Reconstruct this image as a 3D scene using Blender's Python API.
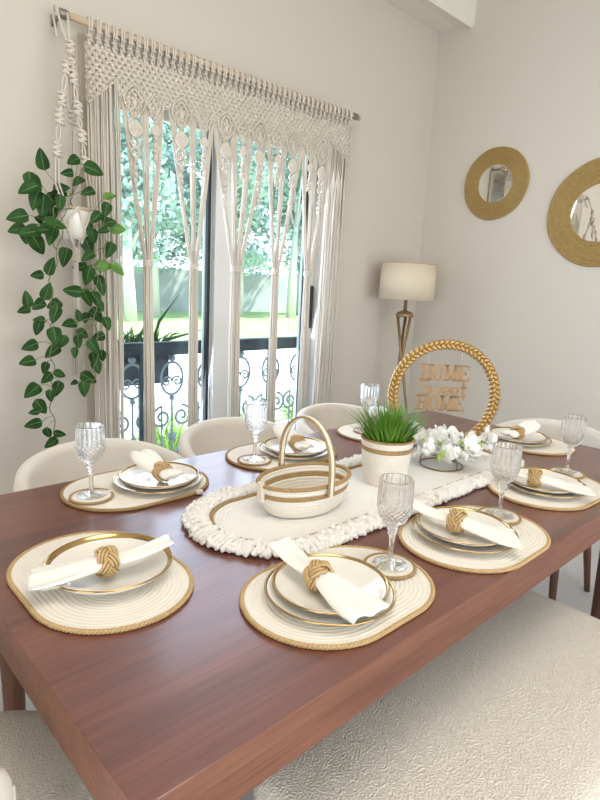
import bpy, bmesh, math, random
from math import sin, cos, pi, sqrt, atan2, radians
from mathutils import Vector, Matrix
for o in list(bpy.data.objects): bpy.data.objects.remove(o)
C = bpy.context.scene.collection
S = bpy.context.scene

# ------------------------------------------------------------------ camera
cam = bpy.data.objects.new('camera', bpy.data.cameras.new('camera')); C.objects.link(cam); S.camera = cam
cam.data.sensor_fit = 'HORIZONTAL'; cam.data.sensor_width = 36; cam.data.lens = 572.04/600*36
cam.data.clip_start = .02; cam.data.clip_end = 300
Rr = Vector((0.72784423, -0.68403272, 0.04839433)); Rd = Vector((-0.10272414, -0.17853497, -0.9785566)); Rf = Vector((0.67800481, 0.70726551, -0.20021233))
m = Matrix((Rr, -Rd, -Rf)).transposed().to_4x4(); m.translation = Vector((0, 0, 1.345)); cam.matrix_world = m

# ------------------------------------------------------------------ world, sun, daylight, fill lamps, exposure
S.view_settings.view_transform = 'Standard'; S.view_settings.look = 'None'; S.view_settings.gamma = 1; S.view_settings.use_curve_mapping = False
S.view_settings.exposure = 0.2
S.cycles.transparent_max_bounces = 24; S.cycles.transmission_bounces = 16; S.cycles.max_bounces = 16
W = bpy.data.worlds.new('sky'); S.world = W; W.use_nodes = True
nt = W.node_tree; nt.nodes.clear()
wo = nt.nodes.new('ShaderNodeOutputWorld'); bg = nt.nodes.new('ShaderNodeBackground'); bg.inputs[1].default_value = 3.6
tc = nt.nodes.new('ShaderNodeTexCoord'); sx = nt.nodes.new('ShaderNodeSeparateXYZ'); rp = nt.nodes.new('ShaderNodeValToRGB')
rp.color_ramp.elements[0].position = 0; rp.color_ramp.elements[0].color = (.80, .88, .93, 1)
rp.color_ramp.elements[1].position = .6; rp.color_ramp.elements[1].color = (.50, .68, .90, 1)
nt.links.new(tc.outputs['Generated'], sx.inputs[0]); nt.links.new(sx.outputs['Z'], rp.inputs[0]); nt.links.new(rp.outputs[0], bg.inputs[0]); nt.links.new(bg.outputs[0], wo.inputs[0])
def light(name, kind, loc, direction, energy, col, **kw):
    l = bpy.data.lights.new(name, kind); l.energy = energy; l.color = col
    for k, v in kw.items(): setattr(l, k, v)
    o = bpy.data.objects.new(name, l); C.objects.link(o); o.location = loc
    o.rotation_euler = Vector(direction).to_track_quat('-Z', 'Y').to_euler(); return o
light('sun', 'SUN', (0, 0, 10), (-.6, .25, -.8), 11.0, (1, .97, .92), angle=.02)
# added fill lamps at unseen openings behind and left of camera; garden door daylight
light('rear_fill_light', 'AREA', (.8, -3.3, 1.35), (.1, 1, -.3), 30, (1, .965, .92), shape='RECTANGLE', size=4.0, size_y=2.2)
light('side_fill_light', 'AREA', (-2.5, -.5, 1.25), (1, 0, -.15), 20, (1, .95, .89), shape='RECTANGLE', size=1.6, size_y=2.0)
light('daylight_garden_door', 'AREA', (2.02, 2.63, 1.25), (0, -1, -.2), 30, (.68, .78, 1), shape='RECTANGLE', size=1.25, size_y=2.1)
light('ceiling_fill_light', 'AREA', (.6, .2, 3.3), (0, 0, -1), 27, (1, .93, .84), shape='DISK', size=1.6)  # added fill from overhead, no real fixture hangs there

# ------------------------------------------------------------------ materials
def new_mat(name):
    m = bpy.data.materials.new(name); m.use_nodes = True; return m, m.node_tree, m.node_tree.nodes['Principled BSDF']
def P(name, col, rough=.6, metal=0, bump=None, var=None, spec=None, sheen=0, trans=0, ior=1.45, coat=0, sss=0):
    m, nt, b = new_mat(name); b.inputs['Base Color'].default_value = (*col, 1); b.inputs['Roughness'].default_value = rough; b.inputs['Metallic'].default_value = metal
    if spec is not None: b.inputs['Specular IOR Level'].default_value = spec
    if sheen: b.inputs['Sheen Weight'].default_value = sheen
    if trans: b.inputs['Transmission Weight'].default_value = trans; b.inputs['IOR'].default_value = ior
    if coat: b.inputs['Coat Weight'].default_value = coat; b.inputs['Coat Roughness'].default_value = .08
    if sss: b.inputs['Subsurface Weight'].default_value = sss; b.inputs['Subsurface Scale'].default_value = .01
    co = nt.nodes.new('ShaderNodeTexCoord')
    if bump:   # (kind, scale, strength, distance)
        if bump[0] == 'noise':
            t = nt.nodes.new('ShaderNodeTexNoise'); t.inputs['Scale'].default_value = bump[1]; t.inputs['Detail'].default_value = 4; out = t.outputs['Fac']
        elif bump[0] == 'voronoi':
            t = nt.nodes.new('ShaderNodeTexVoronoi'); t.inputs['Scale'].default_value = bump[1]; out = t.outputs['Distance']
        else:
            t = nt.nodes.new('ShaderNodeTexWave'); t.inputs['Scale'].default_value = bump[1]; t.inputs['Distortion'].default_value = 1; out = t.outputs['Fac']
        nt.links.new(co.outputs['Object'], t.inputs['Vector'])
        bp = nt.nodes.new('ShaderNodeBump'); bp.inputs['Strength'].default_value = bump[2]; bp.inputs['Distance'].default_value = bump[3]
        nt.links.new(out, bp.inputs['Height']); nt.links.new(bp.outputs[0], b.inputs['Normal'])
    if var:    # (scale, second colour)
        t = nt.nodes.new('ShaderNodeTexNoise'); t.inputs['Scale'].default_value = var[0]; t.inputs['Detail'].default_value = 3
        nt.links.new(co.outputs['Object'], t.inputs['Vector'])
        r = nt.nodes.new('ShaderNodeValToRGB'); r.color_ramp.elements[0].position = .35; r.color_ramp.elements[1].position = .65
        r.color_ramp.elements[0].color = (*col, 1); r.color_ramp.elements[1].color = (*var[1], 1)
        nt.links.new(t.outputs['Fac'], r.inputs[0]); nt.links.new(r.outputs[0], b.inputs['Base Color'])
    return m
def wood(name, a, b_, c_, rough, axis=0, spec=.5, coat=0):
    m, nt, b = new_mat(name); co = nt.nodes.new('ShaderNodeTexCoord'); mp = nt.nodes.new('ShaderNodeMapping')
    sc = [9, 9, 9]; sc[axis] = .9; mp.inputs['Scale'].default_value = sc
    nt.links.new(co.outputs['Object'], mp.inputs[0])
    t = nt.nodes.new('ShaderNodeTexNoise'); t.inputs['Scale'].default_value = 1.3; t.inputs['Detail'].default_value = 6; t.inputs['Distortion'].default_value = .9
    nt.links.new(mp.outputs[0], t.inputs['Vector'])
    r = nt.nodes.new('ShaderNodeValToRGB'); e = r.color_ramp.elements; e[0].position = .3; e[0].color = (*a, 1); e[1].position = .72; e[1].color = (*c_, 1)
    q = e.new(.5); q.color = (*b_, 1)
    nt.links.new(t.outputs['Fac'], r.inputs[0])
    t2 = nt.nodes.new('ShaderNodeTexNoise'); mp2 = nt.nodes.new('ShaderNodeMapping'); s2 = [160, 160, 160]; s2[axis] = 6; mp2.inputs['Scale'].default_value = s2
    nt.links.new(co.outputs['Object'], mp2.inputs[0]); nt.links.new(mp2.outputs[0], t2.inputs['Vector']); t2.inputs['Scale'].default_value = 1; t2.inputs['Detail'].default_value = 3
    mx = nt.nodes.new('ShaderNodeMix'); mx.data_type = 'RGBA'; mx.blend_type = 'MULTIPLY'; mx.inputs[0].default_value = .6
    r2 = nt.nodes.new('ShaderNodeValToRGB'); r2.color_ramp.elements[0].position = .35; r2.color_ramp.elements[0].color = (.6, .55, .5, 1); r2.color_ramp.elements[1].position = .6
    nt.links.new(t2.outputs['Fac'], r2.inputs[0]); nt.links.new(r.outputs[0], mx.inputs[6]); nt.links.new(r2.outputs[0], mx.inputs[7]); nt.links.new(mx.outputs[2], b.inputs['Base Color'])
    b.inputs['Roughness'].default_value = rough; b.inputs['Specular IOR Level'].default_value = spec
    if coat: b.inputs['Coat Weight'].default_value = coat; b.inputs['Coat Roughness'].default_value = .15
    bp = nt.nodes.new('ShaderNodeBump'); bp.inputs['Strength'].default_value = .06; bp.inputs['Distance'].default_value = .002
    nt.links.new(t2.outputs['Fac'], bp.inputs['Height']); nt.links.new(bp.outputs[0], b.inputs['Normal'])
    return m
def glass_mat(name, clear, tint=(1, 1, 1), rough=0, ior=1.5):
    m, nt, b = new_mat(name); out = nt.nodes['Material Output']; nt.nodes.remove(b)
    g = nt.nodes.new('ShaderNodeBsdfGlass'); g.inputs['IOR'].default_value = ior; g.inputs['Roughness'].default_value = rough; g.inputs['Color'].default_value = (*tint, 1)
    t = nt.nodes.new('ShaderNodeBsdfTransparent'); t.inputs[0].default_value = (*tint, 1); x = nt.nodes.new('ShaderNodeMixShader'); x.inputs[0].default_value = clear
    nt.links.new(g.outputs[0], x.inputs[1]); nt.links.new(t.outputs[0], x.inputs[2]); nt.links.new(x.outputs[0], out.inputs[0]); return m
def pane_mat(name):
    m, nt, b = new_mat(name); out = nt.nodes['Material Output']; nt.nodes.remove(b)
    g = nt.nodes.new('ShaderNodeBsdfGlossy'); g.inputs['Roughness'].default_value = .02; t = nt.nodes.new('ShaderNodeBsdfTransparent'); t.inputs[0].default_value = (.92, .985, 1, 1)
    f = nt.nodes.new('ShaderNodeFresnel'); f.inputs[0].default_value = 1.3; x = nt.nodes.new('ShaderNodeMixShader')
    nt.links.new(f.outputs[0], x.inputs[0]); nt.links.new(t.outputs[0], x.inputs[1]); nt.links.new(g.outputs[0], x.inputs[2]); nt.links.new(x.outputs[0], out.inputs[0]); return m

M = dict(
 wall=P('wall_paint', (.60, .545, .475), .9, bump=('noise', 60, .05, .002)),
 wall2=P('side_wall_paint', (.65, .60, .53), .9, bump=('noise', 60, .05, .002)),
 ceil=P('ceiling_paint', (.78, .74, .66), .9),
 floor=P('floor_tile', (.50, .48, .46), .35, var=(3, (.56, .54, .52))),
 table=wood('table_walnut', (.095, .026, .018), (.155, .046, .030), (.215, .072, .046), .38, 0, .85, .45),
 tableedge=wood('table_edge_walnut', (.17, .062, .038), (.22, .085, .052), (.27, .112, .068), .42, 0, .4),
 leg=wood('leg_wood', (.10, .042, .025), (.14, .06, .036), (.18, .08, .048), .45, 2, .4),
 frame=P('door_frame_white', (.66, .64, .60), .45),
 casing=P('casing_beige', (.50, .44, .35), .7),
 black=P('black_gasket', (.012, .014, .018), .5),
 iron=P('iron', (.025, .03, .038), .5, .3),
 scroll=P('scroll_iron_glare', (.24, .25, .27), .5, .1),  # paler than the rail iron: outdoor glare put into the colour
 planter=P('planter_dark', (.05, .05, .06), .7),
 pane=pane_mat('window_glass'),
 cord=P('cotton_cord', (.64, .575, .49), .95, bump=('noise', 400, .5, .001), sheen=.2),
 cordw=P('white_yarn', (.82, .785, .73), .95, bump=('noise', 250, .6, .002), sheen=.3),
 rod=wood('rod_wood', (.55, .40, .28), (.62, .47, .34), (.68, .54, .40), .6, 0),
 steel=P('dull_steel', (.30, .28, .26), .35, .9),
 chair=P('chair_fabric', (.72, .66, .58), .95, bump=('noise', 300, .25, .001), sheen=.25),
 boucle=P('boucle', (.74, .665, .56), .95, bump=('voronoi', 250, .8, .005), sheen=.3, var=(200, (.82, .75, .65))),
 mat=P('cotton_rope_mat', (.80, .745, .655), .9, bump=('noise', 500, .4, .001)),
 jute=P('gold_jute', (.44, .285, .12), .65, bump=('noise', 900, .5, .0006), var=(500, (.60, .42, .21))),
 jutetan=P('tan_braid', (.30, .185, .075), .75, bump=('noise', 500, .6, .0012), var=(300, (.44, .29, .13))),
 tan=P('tan_band', (.52, .40, .28), .8),
 tag=P('fabric_tag', (.74, .66, .54), .8),
 china=P('china', (.86, .82, .75), .12, coat=.5),
 gold=P('gold_rim', (.50, .34, .15), .15, 1),
 goldm=P('gold_rope', (.48, .31, .12), .35, .7, bump=('noise', 300, .3, .001)),
 goldflat=P('gold_letter', (.36, .225, .12), .6, .0, spec=.3),
 goldmir=P('mirror_rope_gold', (.34, .225, .075), .65, .2, bump=('noise', 160, .8, .003), var=(60, (.42, .285, .10))),
 brass=P('dark_brass', (.32, .22, .12), .4, .7),
 wire=P('wire_brass', (.25, .19, .10), .35, .8),
 linen=P('linen', (.84, .80, .73), .9, bump=('noise', 700, .25, .0006), sheen=.2),
 crystal=glass_mat('crystal', .32, (1, 1, 1), 0, 1.52),
 shade=P('lampshade_linen', (.68, .58, .44), .9, bump=('wave', 160, .1, .001)),
 mirror=P('mirror_glass', (.92, .92, .90), .02, 1),
 leaf=P('pothos_leaf', (.010, .045, .007), .5, spec=.22, var=(26, (.024, .088, .011))),
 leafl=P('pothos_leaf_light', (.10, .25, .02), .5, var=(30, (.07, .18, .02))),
 vein=P('leaf_vein', (.22, .30, .17), .6),
 stem=P('vine_stem', (.16, .20, .07), .6),
 blade=P('grass_blade', (.055, .17, .012), .45, var=(12, (.16, .34, .035))),
 petal=P('petal', (.97, .96, .92), .7),
 bud=P('bud_green', (.38, .50, .14), .6),
 soil=P('soil', (.05, .035, .02), .9),
 pot=P('pot_white', (.80, .77, .71), .5, bump=('wave', 60, .3, .002)),
 thread=P('thread', (.85, .82, .76), .8),
 lawn=P('lawn', (.24, .33, .10), .9, var=(1.5, (.33, .41, .16))),
 paving=P('paving', (.62, .60, .55), .8, var=(2, (.70, .67, .62))),
 gwall=P('garden_wall', (.36, .36, .36), .9, var=(1.2, (.46, .46, .45))),
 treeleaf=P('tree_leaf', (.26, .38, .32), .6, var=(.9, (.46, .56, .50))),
 bark=P('pale_bark', (.62, .58, .52), .9),
)

# ------------------------------------------------------------------ mesh helpers
class MB:
    def __init__(s): s.v = []; s.f = []; s.mi = []; s.sm = []
    def add(s, vs, fs, mi=0, smooth=True):
        b = len(s.v); s.v += [tuple(v) for v in vs]; s.f += [tuple(i+b for i in f) for f in fs]; s.mi += [mi]*len(fs); s.sm += [smooth]*len(fs)
    def build(s, name, mats, parent=None, recalc=True, mod=None):
        me = bpy.data.meshes.new(name); me.from_pydata(s.v, [], s.f)
        if not isinstance(mats, (list, tuple)): mats = [mats]
        for q in mats: me.materials.append(q)
        me.polygons.foreach_set('material_index', s.mi); me.polygons.foreach_set('use_smooth', s.sm); me.update()
        if recalc:
            b = bmesh.new(); b.from_mesh(me); bmesh.ops.recalc_face_normals(b, faces=b.faces); b.to_mesh(me); b.free()
        o = bpy.data.objects.new(name, me); C.objects.link(o)
        if parent: o.parent = parent
        if mod: mod(o)
        return o
def bevel(w, n=3):
    def f(o):
        b = o.modifiers.new('b', 'BEVEL'); b.width = w; b.segments = n; b.limit_method = 'ANGLE'
        o.data.polygons.foreach_set('use_smooth', [True]*len(o.data.polygons)); 
        wn = o.modifiers.new('n', 'WEIGHTED_NORMAL'); wn.keep_sharp = True
    return f
def subsurf(n=2):
    def f(o): b = o.modifiers.new('s', 'SUBSURF'); b.levels = n; b.render_levels = n
    return f
def box(mb, lo, hi, mi=0):
    x0, y0, z0 = lo; x1, y1, z1 = hi
    mb.add([(x0,y0,z0),(x1,y0,z0),(x1,y1,z0),(x0,y1,z0),(x0,y0,z1),(x1,y0,z1),(x1,y1,z1),(x0,y1,z1)],
           [(0,3,2,1),(4,5,6,7),(0,1,5,4),(1,2,6,5),(2,3,7,6),(3,0,4,7)], mi, False)
def tube(mb, pts, r, seg=6, closed=False, mi=0, flat=1.0, caps=True):
    pts = [Vector(p) for p in pts]; n = len(pts); rs = r if isinstance(r, (list, tuple)) else [r]*n
    def tan(i):
        if closed: t = pts[(i+1) % n]-pts[i-1]
        else: t = pts[min(i+1, n-1)]-pts[max(i-1, 0)]
        return t.normalized() if t.length > 1e-9 else Vector((0, 0, 1))
    t0 = tan(0); up = Vector((0, 0, 1)) if abs(t0.z) < .9 else Vector((1, 0, 0)); nrm = (up-t0*up.dot(t0)).normalized()
    vs = []
    for i in range(n):
        t = tan(i); nrm = (nrm-t*nrm.dot(t)); nrm = nrm.normalized() if nrm.length > 1e-6 else t.orthogonal().normalized(); b = t.cross(nrm)
        for k in range(seg):
            a = 2*pi*k/seg; vs.append(pts[i]+nrm*(cos(a)*rs[i]*flat)+b*(sin(a)*rs[i]))
    fs = []
    for i in range(n if closed else n-1):
        j = (i+1) % n
        for k in range(seg):
            l = (k+1) % seg; fs.append((i*seg+k, i*seg+l, j*seg+l, j*seg+k))
    if not closed and caps: fs.append(tuple(range(seg))[::-1]); fs.append(tuple((n-1)*seg+k for k in range(seg)))
    mb.add(vs, fs, mi)
def lathe(mb, prof, seg=48, c=(0, 0, 0), mi=0, fn=None, sx=1, sy=1, smooth=True, close=False):
    vs = []; n = len(prof)
    for i, (r, z) in enumerate(prof):
        for k in range(seg):
            a = 2*pi*k/seg; rr = fn(r, z, a, i) if fn else r
            vs.append((c[0]+rr*cos(a)*sx, c[1]+rr*sin(a)*sy, c[2]+z))
    fs = []
    for i in range(n if close else n-1):
        i2 = (i+1) % n
        for k in range(seg):
            l = (k+1) % seg; fs.append((i*seg+k, i*seg+l, i2*seg+l, i2*seg+k))
    mb.add(vs, fs, mi, smooth)
def ball(mb, c, r, seg=10, rings=6, sc=(1, 1, 1), mi=0, rot=None):
    vs = []
    for i in range(rings+1):
        p = pi*i/rings
        for k in range(seg):
            a = 2*pi*k/seg; v = Vector((r*sin(p)*cos(a)*sc[0], r*sin(p)*sin(a)*sc[1], r*cos(p)*sc[2]))
            if rot: v = rot @ v
            vs.append(v+Vector(c))
    fs = [(i*seg+k, i*seg+(k+1) % seg, (i+1)*seg+(k+1) % seg, (i+1)*seg+k) for i in range(rings) for k in range(seg)]
    mb.add(vs, fs, mi)
def prism(mb, poly, z0, z1, mi=0, smooth=False):
    n = len(poly); vs = [(x, y, z0) for x, y in poly]+[(x, y, z1) for x, y in poly]
    mb.add(vs, [tuple(range(n))[::-1], tuple(range(n, 2*n))]+[(i, (i+1) % n, n+(i+1) % n, n+i) for i in range(n)], mi, smooth)
def rope(mb, path, rs, rh, pitch, n=2, seg=5, closed=True, mi=0, step=None, fl=1.0):
    """n strands of radius rs twisted at radius rh about the path."""
    P_ = [Vector(p) for p in path]; L = [0]
    m_ = len(P_)
    for i in range(m_ if closed else m_-1): L.append(L[-1]+(P_[(i+1) % m_]-P_[i]).length)
    tot = L[-1]; turns = max(1, round(tot/pitch)); step = step or pitch/6; N = int(tot/step)
    def at(s):
        s = s % tot if closed else min(max(s, 0), tot-1e-6)
        lo, hi = 0, len(L)-1
        while hi-lo > 1:
            md = (lo+hi)//2
            if L[md] <= s: lo = md
            else: hi = md
        return P_[lo % m_].lerp(P_[(lo+1) % m_], (s-L[lo])/max(1e-9, L[lo+1]-L[lo]))
    e = tot/N*.5
    for k in range(n):
        q = []
        for i in range(N if closed else N+1):
            s = tot*i/N; p = at(s); t = (at(s+e)-at(s-e)).normalized()
            up = Vector((0, 0, 1)) if abs(t.z) < .85 else Vector((1, 0, 0)); b = t.cross(up).normalized(); u = b.cross(t)
            a = 2*pi*(turns*s/tot+k/n); q.append(p+b*cos(a)*rh+u*sin(a)*rh*fl)
        tube(mb, q, rs, seg, closed, mi)
def stadium(a, r, n=40, z=0, c=(0, 0)):
    pts = []
    for i in range(n+1):
        t = -pi/2+pi*i/n; pts.append((c[0]+a+r*cos(t), c[1]+r*sin(t), z))
    if a > 0:
        for i in range(1, 8): pts.append((c[0]+a-2*a*i/8, c[1]+r, z))
    for i in range(n+1):
        t = pi/2+pi*i/n
        if a == 0 and i in (0, n): continue
        pts.append((c[0]-a+r*cos(t), c[1]+r*sin(t), z))
    if a > 0:
        for i in range(1, 8): pts.append((c[0]-a+2*a*i/8, c[1]-r, z))
    return pts
def coil(mb, a, r, w, z0, h, mi=0, n=20, per=5):
    """a flat coiled-rope mat: a stadium of concentric ridges w wide."""
    R_ = [(r, 0.0)]; k = int(round(r/w)); 
    for i in range(k*per, -1, -1):
        rr = r*i/(k*per); R_.append((max(rr, 1e-4), z0-h*.35+h*.35*abs(sin(pi*i/per))+(-z0*0)))
    rings = [[(x, y, zz) for x, y, _ in stadium(a, rr, n)] for rr, zz in R_]
    vs = [p for r_ in rings for p in r_]; m_ = len(rings[0])
    fs = [(i*m_+k_, i*m_+(k_+1) % m_, (i+1)*m_+(k_+1) % m_, (i+1)*m_+k_) for i in range(len(rings)-1) for k_ in range(m_)]
    mb.add(vs, fs, mi)
def tag(o, label=None, cat=None, group=None, kind=None):
    if label: o['label'] = label
    if cat: o['category'] = cat
    if group: o['group'] = group
    if kind: o['kind'] = kind
    return o
def empty(name, loc=(0, 0, 0), rz=0):
    o = bpy.data.objects.new(name, None); C.objects.link(o); o.location = loc; o.rotation_euler = (0, 0, rz); o.empty_display_size = .05; return o
def dup(root, loc, rz=0, label=None):
    r = root.copy(); C.objects.link(r); r.location = loc; r.rotation_euler = (0, 0, rz)
    if label: r['label'] = label
    for ch in list(root.children):
        c = ch.copy(); C.objects.link(c); c.parent = r
        for g in list(ch.children):
            d = g.copy(); C.objects.link(d); d.parent = c
    return r
rnd = random.Random(7)

# ================================================================== ROOM
XL, XR, YB, YW, ZC = -2.6, 3.66, -3.4, 2.6, 3.5
DX0, DX1, DZ = 1.15, 2.72, 2.27
def S_(name, mb, mat, **k): return tag(mb.build(name, mat, **k), kind='structure')
b = MB(); box(b, (XL-.2, YB-.2, -.12), (XR+.2, YW+.22, 0)); S_('floor', b, M['floor'])
b = MB(); box(b, (XL-.2, YB-.2, ZC), (XR+.2, YW+.22, ZC+.15)); S_('ceiling', b, M['ceil'])
b = MB(); box(b, (XL-.2, YW, 0), (DX0, YW+.22, ZC)); box(b, (DX1, YW, 0), (XR+.2, YW+.22, ZC)); box(b, (DX0, YW, DZ), (DX1, YW+.22, ZC)); S_('wall_window', b, M['wall'])
b = MB(); box(b, (XR, YB-.2, 0), (XR+.2, YW, ZC)); S_('wall_right', b, M['wall2'])
b = MB(); box(b, (XL-.2, YB, 0), (XL, -1.4, ZC)); box(b, (XL-.2, .4, 0), (XL, YW, ZC)); box(b, (XL-.2, -1.4, 2.3), (XL, .4, ZC)); S_('wall_left', b, M['wall2'])
b = MB(); box(b, (XL-.2, YB-.2, 0), (-1.3, YB, ZC)); box(b, (2.9, YB-.2, 0), (XR, YB, ZC)); box(b, (-1.3, YB-.2, 2.5), (2.9, YB, ZC)); S_('wall_back', b, M['wall2'])
# dropped beam along the window wall
b = MB(); pr = [(2.6, 3.085), (2.43, 3.075), (2.345, 3.055), (2.33, 3.075), (2.33, ZC), (2.6, ZC)]
vs = [(XL, y, z) for y, z in pr]+[(XR, y, z) for y, z in pr]; n = len(pr)
b.add(vs, [tuple(range(n)), tuple(range(n, 2*n))]+[(i, (i+1) % n, n+(i+1) % n, n+i) for i in range(n)], 0, False); S_('trim_1', b, M['ceil'])
# door casing, frames, panes
b = MB()
for lo, hi in [((1.10, 2.585, 0), (1.155, 2.64, 2.32)), ((2.715, 2.585, 0), (2.77, 2.64, 2.32)), ((1.155, 2.585, 2.265), (2.715, 2.64, 2.32))]: box(b, lo, hi)
S_('trim_2', b, M['casing'])
b = MB()
for lo, hi in [((1.155, 2.64, 0), (1.24, 2.80, 2.265)), ((2.64, 2.64, 0), (2.715, 2.80, 2.265)), ((1.24, 2.64, 2.19), (2.64, 2.80, 2.265)), ((1.24, 2.64, 0), (2.64, 2.80, .05))]: box(b, lo, hi)
for x in (1.215, 1.19): box(b, (x, 2.625, 0), (x+.006, 2.64, 2.265))
door = S_('door_1', b, M['frame'], mod=bevel(.004, 2))
def leaf_(x0, x1, y, nm):
    b = MB(); s0, s1 = (.085, .035) if nm == 'a' else (.135, .09)
    box(b, (x0, y, .05), (x0+s0, y+.04, 2.19)); box(b, (x1-s1, y, .05), (x1, y+.04, 2.19)); box(b, (x0+s0, y, 2.11), (x1-s1, y+.04, 2.19)); box(b, (x0+s0, y, .05), (x1-s1, y+.04, .15))
    o = b.build('door_panel', M['frame'], door, mod=bevel(.004, 2)); tag(o, kind='structure')
    g = MB(); box(g, (x0+s0, y+.017, .15), (x1-s1, y+.023, 2.11)); tag(g.build('glass_pane', M['pane'], o), kind='structure')
    return o, x0+s0, x1-s1
pa, *_ = leaf_(1.24, 1.885, 2.735, 'a'); pb, *_ = leaf_(1.87, 2.64, 2.68, 'b')
b = MB(); box(b, (1.842, 2.71, .05), (1.860, 2.734, 2.19)); b.build('dark_meeting_strip', M['black'], pa)
b = MB(); box(b, (2.535, 2.672, .15), (2.55, 2.68, 2.11)); b.build('dark_gasket', M['black'], pb)
b = MB(); box(b, (2.608, 2.660, 1.06), (2.624, 2.681, 1.33)); b.build('door_handle', M['black'], pb, mod=bevel(.004, 2))
# baseboards
b = MB(); box(b, (XR-.012, YB, 0), (XR, YW, .08)); S_('baseboard_right', b, M['frame'])
b = MB(); box(b, (2.77, YW-.012, 0), (XR-.012, YW, .08)); box(b, (XL, YW-.012, 0), (1.10, YW, .08)); S_('baseboard_window', b, M['frame'])

# ================================================================== GARDEN
b = MB(); box(b, (-12, 2.82, -.3), (45, 11, -.2)); S_('terrace', b, M['paving'])
b = MB(); box(b, (-12, 11, -.3), (45, 23, -.19)); tag(b.build('lawn', M['lawn']), 'sunlit green lawn beyond the terrace', 'lawn', kind='structure')
b = MB(); box(b, (-12, 23, -.3), (45, 23.3, 1.7)); S_('wall_garden', b, M['gwall'])
# balcony railing
rail = empty('balcony_railing', (0, 3.02, 0)); tag(rail, 'dark wrought iron balcony railing with curled scrolls outside the glass door', 'railing')
b = MB(); box(b, (.6, -.03, .885), (3.6, .03, .965)); b.build('top_rail', M['iron'], rail, mod=bevel(.006, 2))
b = MB(); box(b, (.6, -.015, .10), (3.6, .015, .13)); b.build('bottom_rail', M['iron'], rail)
for i in range(4):
    b = MB(); box(b, (.62+i*.98-.012, -.012, -.2), (.62+i*.98+.012, .012, .89)); b.build('baluster', M['iron'], rail)
def spiral(cx, cz, r0, turns, a0, sg):
    pts = []
    for i in range(int(26*turns)+1):
        t = i/26/turns; a = a0+sg*2*pi*turns*t; r = r0*(1-.8*t); pts.append((cx+r*cos(a), 0, cz+r*sin(a)))
    return pts
xc = .76
for i in range(11):
    b = MB()
    tube(b, [(xc+.075*cos(a/20*2*pi), 0, .74+.10*sin(a/20*2*pi)) for a in range(20)], .008, 6, True)
    tube(b, spiral(xc-.035, .72, .035, 1.4, 0, 1), .006, 5); tube(b, spiral(xc+.035, .72, .035, 1.4, pi, -1), .006, 5)
    tube(b, spiral(xc-.07, .50, .07, 1.5, pi/2, 1), .008, 6); tube(b, spiral(xc+.07, .50, .07, 1.5, pi/2, -1), .008, 6)
    tube(b, spiral(xc-.07, .25, .07, 1.5, -pi/2, -1), .008, 6); tube(b, spiral(xc+.07, .25, .07, 1.5, -pi/2, 1), .008, 6)
    tube(b, [(xc, 0, .13), (xc, 0, .64)], .007, 6); tube(b, [(xc-.07, 0, .57), (xc-.07, 0, .18)], .006, 5)
    ball(b, (xc, 0, .865), .022); ball(b, (xc, 0, .62), .018); ball(b, (xc, 0, .375), .03, sc=(1, .5, 1))
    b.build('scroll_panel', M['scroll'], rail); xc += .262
# planter boxes
def planter(x, label, seed):
    r = random.Random(seed); e = empty('balcony_planter', (x, 3.16, .70)); tag(e, label, 'planter')
    b = MB(); box(b, (-.17, -.075, 0), (.17, .075, .21)); b.build('planter_box', M['planter'], e, mod=bevel(.012, 2))
    g = MB()
    for i in range(70):
        a = r.uniform(0, 6.28); l = r.uniform(.06, .2); px, py = r.uniform(-.15, .15), r.uniform(-.05, .05); t = r.uniform(.2, .9)
        p0 = Vector((px, py, .2)); d = Vector((cos(a)*t, sin(a)*t*.5, 1)); p1 = p0+d*l*.5; p2 = p0+d*l+Vector((0, 0, -l*t*.5))
        tube(g, [p0, p1, p2], [.004, .006, .001], 4)
    for a, l in ((1.0, .34), (2.0, .12)): tube(g, [(.08, 0, .2), (.08+.12*a*.5, 0, .2+l*.5), (.08+.2*a, 0, .2+l)], [.008, .012, .001], 4)
    g.build('foliage', M['leaf'], e)
planter(1.66, 'small dark planter box with spiky plants hooked on the balcony railing', 3)
# leafy shrubs on the terrace
for i, (x, y, h) in enumerate([(2.3, 3.9, .62), (3.35, 4.2, .58), (4.2, 4.3, .60), (1.9, 4.9, .45)]):
    r = random.Random(20+i); g = MB(); st = MB()
    for k in range(130):
        a = r.uniform(0, 6.28); t = r.uniform(.1, 1.2); l = h*r.uniform(.6, 1.2); p0 = Vector((r.uniform(-.08, .08), r.uniform(-.08, .08), 0)); d = Vector((cos(a)*t, sin(a)*t, 1)).normalized()
        tube(g, [p0, p0+d*l*.5, p0+d*l+Vector((cos(a)*.08, sin(a)*.08, -t*.12))], [.004, .007, .001], 3)
    o = g.build('arching_grass_plant', P('reed_green_%d' % i, (.25, .38, .08), .6)); o.location = (x, y, -.2)
    tag(o, ['arching thin-leaved plant on the terrace, behind the left glass panel', 'arching thin-leaved plant on the terrace behind the dark meeting strip', 'arching thin-leaved plant outside the right glass panel', 'low thin-leaved plant on the terrace behind the planter box'][i], 'plant', 'thin-leaved plants outside the door')
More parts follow.
